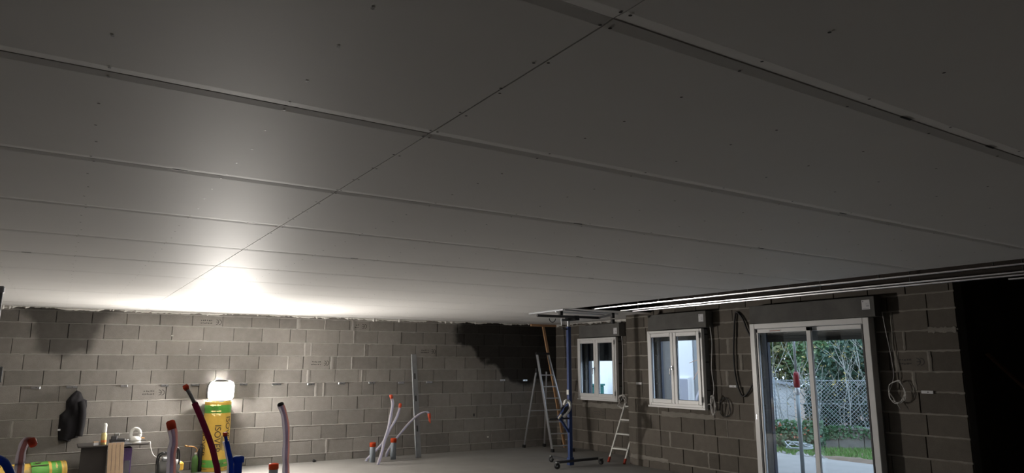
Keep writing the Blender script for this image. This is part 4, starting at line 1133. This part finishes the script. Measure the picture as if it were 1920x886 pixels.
for t_ in (.3, .62, .95): 
    p = F0 + FD * (L * t_) + FN * .03
    MB().tube([p + Vector((0, 0, .28)), p + Vector((0, 0, 1.55))], .02, 8).build('fence_post', 'greypvc', fe)

# plants
def leaves(mb, n, cen, rad, size, rr, shell=.0, flat=1.0):
    for _ in range(n):
        while True:
            d = Vector((rr.uniform(-1, 1), rr.uniform(-1, 1), rr.uniform(-1, 1)))
            if shell < d.length < 1: break
        p = Vector((cen[0] + d.x * rad[0], cen[1] + d.y * rad[1], cen[2] + d.z * rad[2]))
        if p.z < ZG: continue
        u = Vector((rr.gauss(0, 1), rr.gauss(0, 1), rr.gauss(0, .7))).normalized(); w = u.cross(Vector((rr.gauss(0, 1), rr.gauss(0, 1), rr.gauss(0, 1)))).normalized()
        s_ = size * rr.uniform(.6, 1.3)
        mb.add([p - u * s_, p + w * s_ * .45, p + u * s_, p - w * s_ * .45], [(0, 1, 2, 3)])
def branch(mb, p, d, L_, r, depth, rr, tips=None):
    pts = [p]; q = p.copy(); dd = d.copy(); k = 5
    for i in range(k):
        dd = (dd + Vector((rr.gauss(0, .10), rr.gauss(0, .10), rr.gauss(.03, .08)))).normalized(); q = q + dd * (L_ / k); pts.append(q.copy())
    mb.tube(pts, r, 5, rs=[r * (1 - .6 * i / k) for i in range(k + 1)], cap=False)
    if tips is not None: tips.append(q.copy())
    if depth > 0:
        for _ in range(rr.choice((2, 3))):
            i = rr.choice((2, 3, 4)); nd = (dd + Vector((rr.gauss(0, .5), rr.gauss(0, .5), rr.gauss(.15, .35)))).normalized()
            branch(mb, pts[i], nd, L_ * .62, r * .55, depth - 1, rr, tips)
def pos(t_, back, z=0): return F0 + FD * (L * t_) + FN * back + Vector((0, 0, z))
def shrub(name, label, t_, back, rx, rz, zc, n, lm, size, seed, cat='shrub', group=None):
    rr = random.Random(seed); c = pos(t_, back)
    o = thing(name, label, cat, group=group)
    st_m = MB()
    for _ in range(4): branch(st_m, Vector((c.x + rr.gauss(0, .12), c.y + rr.gauss(0, .12), ZG)), Vector((rr.gauss(0, .2), rr.gauss(0, .2), 1)).normalized(), (zc + rz) * .8, .025, 1, rr)
    st_m.build('stem', 'bark', o, fix=False)
    fm = MB(); leaves(fm, n, (c.x, c.y, zc), (rx, rx, rz), size, rr, .25); fm.build('foliage', lm, o, fix=False)
    return o
shrub('evergreen_shrub', 'dense dark evergreen bush behind the middle of the fence', .68, 1.9, 1.35, 1.5, 1.3, 5200, 'leaf_dark', .085, 31)
shrub('evergreen_shrub', 'bright green bush rising above the fence at centre', .62, 3.6, 1.3, 1.2, 2.0, 4200, 'leaf1', .08, 32)
shrub('evergreen_shrub', 'dark bush behind the fence at the right door edge', .93, 1.9, 1.3, 1.5, 1.2, 4600, 'leaf_dark', .085, 33)
shrub('leafy_tree', 'olive green tree behind the white shed', .28, 6.0, 2.2, 2.2, 2.6, 5200, 'leaf2', .11, 34, 'tree')
shrub('leafy_tree', 'tall green tree beyond the fence at centre left', .36, 6.4, 1.9, 2.1, 2.5, 5200, 'leaf1', .11, 35, 'tree')
shrub('leafy_tree', 'autumn brown tree far behind the fence at the right', .70, 6.0, 2.3, 1.8, 3.2, 4600, 'leaf3', .11, 36, 'tree')
shrub('leafy_tree', 'olive tree beyond the fence at the far right', .95, 5.0, 2.0, 2.3, 2.3, 4800, 'leaf2', .11, 37, 'tree')
shrub('leafy_tree', 'dark tree at the far left beyond the white shed', -.05, 8.5, 2.4, 2.6, 2.6, 4800, 'leaf_dark', .12, 38, 'tree')
shrub('evergreen_shrub', 'low dark bush behind the fence between shed and door stile', .485, .9, .42, .8, .75, 1800, 'leaf_dark', .075, 39)
twigs = [(.14, 'bare pale sapling at the left of the door view'), (.24, 'bare pale sapling above the white shed'), (.36, 'bare pale sapling seen beside the steel prop'), (.46, 'bare pale sapling beside the middle door stile'),
         (.55, 'bare pale sapling forking in front of the green bush'), (.66, 'bare leaning pale sapling in front of the dark bush'), (.75, 'bare pale sapling with low forks near the right jamb'), (.82, 'bare pale sapling at the right door jamb')]
for i, (t_, lb) in enumerate(twigs):
    rr = random.Random(60 + i); o = thing('bare_sapling', lb, 'sapling', group='bare saplings behind the fence'); mb = MB(); tips = []
    c = pos(t_, .35 + .3 * rr.random(), ZG)
    for _ in range(4): branch(mb, c + Vector((rr.gauss(0, .1), rr.gauss(0, .1), 0)), Vector((rr.gauss(0, .16), rr.gauss(0, .16), 1)).normalized(), rr.uniform(1.6, 2.3), .015, 2, rr, tips)
    mb.build('branches', 'twig', o, fix=False)
    fm = MB()
    for p in tips:
        if rr.random() < .75: leaves(fm, 3, p, (.08, .08, .08), .035, rr)
    for _ in range(16): leaves(fm, 1, (c.x + rr.gauss(0, .25), c.y + rr.gauss(0, .25), rr.uniform(.6, 1.5)), (.05, .05, .05), .045, rr)
    fm.build('leaves', 'leaf_yellow', o, fix=False)
# ivy hanging over the low wall
iv = thing('ivy', 'dark ivy spilling over the left part of the low garden wall', 'ivy'); fm = MB(); rr = random.Random(77)
for _ in range(2600):
    t_ = rr.uniform(-.02, .50) if rr.random() < .8 else rr.uniform(.5, .98)
    zz = rr.uniform(ZG + (.02 if t_ < .45 else .24), .50 if t_ < .45 else .38)
    p = F0 + FD * (L * t_) - FN * (rr.uniform(.09, .26 if t_ < .45 else .13)) + Vector((0, 0, zz))
    u = Vector((rr.gauss(0, 1), rr.gauss(0, 1), rr.gauss(0, .7))).normalized(); w = u.cross(-FN + Vector((0, 0, .3))).normalized(); s_ = rr.uniform(.03, .055)
    fm.add([p - u * s_, p + w * s_ * .8, p + u * s_, p - w * s_ * .8], [(0, 1, 2, 3)])
fm.build('ivy_leaves', 'ivy', iv, fix=False)
fm = MB()
for _ in range(40):
    p = F0 + FD * (L * rr.uniform(.05, .45)) - FN * .25 + Vector((0, 0, rr.uniform(.1, .45)))
    u = Vector((rr.gauss(0, 1), rr.gauss(0, 1), rr.gauss(0, 1))).normalized(); w = u.cross(FN).normalized(); s_ = .035
    fm.add([p - u * s_, p + w * s_ * .7, p + u * s_, p - w * s_ * .7], [(0, 1, 2, 3)])
fm.build('red_leaves', 'ivy_red', iv, fix=False)

# white shed behind the fence
c = pos(.332, 2.2)
sh = thing('garden_shed', 'white garden shed with grey pitched roof behind the fence', 'shed', (c.x, c.y, 0), math.atan2(FD.y, FD.x))
MB().box(-1.2, .62, 0, 2.0, ZG, 1.25).build('shed_wall', 'render', sh)
MB().add([(-1.4, -.15, 1.60), (.80, -.15, 1.25), (.80, 2.2, 1.25), (-1.4, 2.2, 1.60), (-1.4, -.15, 1.68), (.80, -.15, 1.33), (.80, 2.2, 1.33), (-1.4, 2.2, 1.68)],
         [(0, 1, 2, 3), (4, 5, 6, 7), (0, 1, 5, 4), (1, 2, 6, 5), (2, 3, 7, 6), (3, 0, 4, 7)]).build('shed_roof', 'rooftile', sh)
MB().add([(-1.2, 0, 1.24), (.62, 0, 1.24), (.62, 0, 1.28), (-1.2, 0, 1.58), (-1.2, .1, 1.24), (.62, .1, 1.24), (.62, .1, 1.28), (-1.2, .1, 1.58)], [(0, 1, 2, 3), (4, 5, 6, 7), (0, 1, 5, 4), (1, 2, 6, 5), (2, 3, 7, 6), (3, 0, 4, 7)]).build('shed_gable', 'render', sh)

# steel prop on the terrace
pr = thing('steel_prop', 'grey steel building prop with red collar standing on the terrace', 'prop', (11.15, 8.05, ZG + .01))
MB().cbox(-.07, .07, -.07, .07, 0, .008, .002).build('base_plate', 'propgrey', pr)
MB().tube([(0, 0, .008), (0, 0, 1.60)], .034, 14).build('outer_tube', 'propgrey', pr)
MB().tube([(0, 0, 1.6), (0, 0, 3.0)], .021, 12).build('inner_tube', 'dullmetal', pr)
MB().lathe([(.036, 1.60), (.05, 1.62), (.055, 1.68), (.052, 1.80), (.045, 1.86), (.025, 1.88)], 14).build('collar', 'propred', pr)
MB().lathe([(.036, 1.48), (.04, 1.485), (.04, 1.595), (.036, 1.6)], 14).build('thread_sleeve', 'alu', pr)
MB().cbox(-.07, .07, -.07, .07, 3.0, 3.008, .002).build('head_plate', 'propgrey', pr)

# rubble along the terrace edge, soil heap, cable coil on the grass
rr = random.Random(90)
for k in range(16):
    y = 10.6 - k * .085; x = 13.62 - .04 * k * 0 + rr.uniform(-.05, .35) - max(0, y - 9.8) * .3
    pebble('rubble_stone', 'pale stone in the rubble along the terrace edge', 'stone', x, y, ZG - .01, rr.uniform(.06, .11), 'stone', 200 + k)['group'] = 'stones along the terrace edge'
hp = MB(); n = 22
vs = []; fs = []
for i in range(n + 1):
    for j in range(n + 1):
        u, v = i / n * 2 - 1, j / n * 2 - 1
        x, y = 14.05 + .42 * u, 8.95 + 1.1 * v
        h = max(0, 1 - u * u - v * v) ** .7 * .16 + .06 * mnoise.noise(Vector((x * 5, y * 5, 0))) * (1 - max(abs(u), abs(v)))
        vs.append((x, y, ZG - .03 + max(0, h)))
for i in range(n):
    for j in range(n): a = i * (n + 1) + j; fs.append((a, a + 1, a + n + 2, a + n + 1))
tag(hp.add(vs, fs, True).build('soil_heap', 'soil'), 'brown heap of soil at the edge of the terrace', 'soil heap')
cc = pos(.35, -.75)
tag(MB().tube(spline([(cc.x + (.30 + .03 * math.sin(k)) * math.cos(k * .63), cc.y + .30 * math.sin(k * .63), ZG + .05 + .010 * k * .3 + (.10 if (k // 3) % 4 == 0 else 0)) for k in range(32)], 4), .013, 6).build('cable_ring', 'wire'), 'ring of pale cable lying on the grass by the ivy', 'cable')

# neighbouring white wall seen through the two windows
nb = thing('neighbour_wall', 'tall white rendered wall seen through both small windows', 'wall')
MB().box(13.2, 13.5, 12.42, 26, ZG, 4.2).build('render_wall', 'render', nb)
MB().box(13.18, 13.52, 12.4, 26, 4.2, 4.28).build('wall_coping', 'greyrender', nb)
gy = thing('gate_pier', 'grey rendered pier ending the white wall outside the middle window', 'pier')
MB().cbox(13.2, 13.55, 11.95, 12.38, ZG, 3.6, .01).build('pier_shaft', 'greyrender', gy)
MB().cbox(13.15, 13.6, 11.92, 12.39, 3.6, 3.7, .02).build('pier_cap', 'rooftile', gy)
tbx = thing('utility_box', 'teal utility box seen at the bottom of the far window', 'box', (12.6, 15.55, ZG))
MB().cbox(-.25, .25, -.16, .16, 0, 1.45, .02).build('box_body', 'teal', tbx)
MB().cbox(-.27, .27, -.18, .18, 1.45, 1.5, .01).build('box_lid', 'teal', tbx)
ub = thing('meter_box', 'pale meter box on the white wall seen through the middle window', 'box', (13.19, 12.72, 1.2))
MB().cbox(-.06, .02, -.2, .2, -.35, .35, .01).build('box_body', 'paper', ub)
MB().cbox(-.066, -.06, -.17, .17, -.31, .31, .002).build('box_door', 'greyprint', ub)
# conduits and splayed copper wires outside the second window
wcond = thing('outdoor_conduits', 'pale blue conduits with splayed copper wires outside the middle window', 'conduit')
bp = Vector((11.9, 11.15, ZG))
for k in range(4):
    o_ = Vector((.05 * k, -.04 * k, 0))
    MB().tube(spline([bp + o_, bp + o_ + Vector((0, 0, .9)), bp + o_ + Vector((.03 * k, -.02 * k, 1.25)), bp + o_ + Vector((.1, -.08 - .03 * k, 1.6)), bp + o_ + Vector((.12, -.10, 1.95 + .05 * k))], 6), .02, 8).build('conduit_tube', 'tube_bluep' if k % 2 else 'tube_white', wcond)
rr = random.Random(5); cwm = MB(); top = bp + Vector((.18, -.15, 2.05))
for k in range(12):
    d = Vector((rr.gauss(0, .14), rr.gauss(0, .14), rr.gauss(.02, .12)))
    cwm.tube(spline([top, top + d * .6 + Vector((0, 0, .05)), top + d * 1.3 - Vector((0, 0, .03))], 4), .006, 5)
cwm.build('copper_wires', 'copper', wcond)
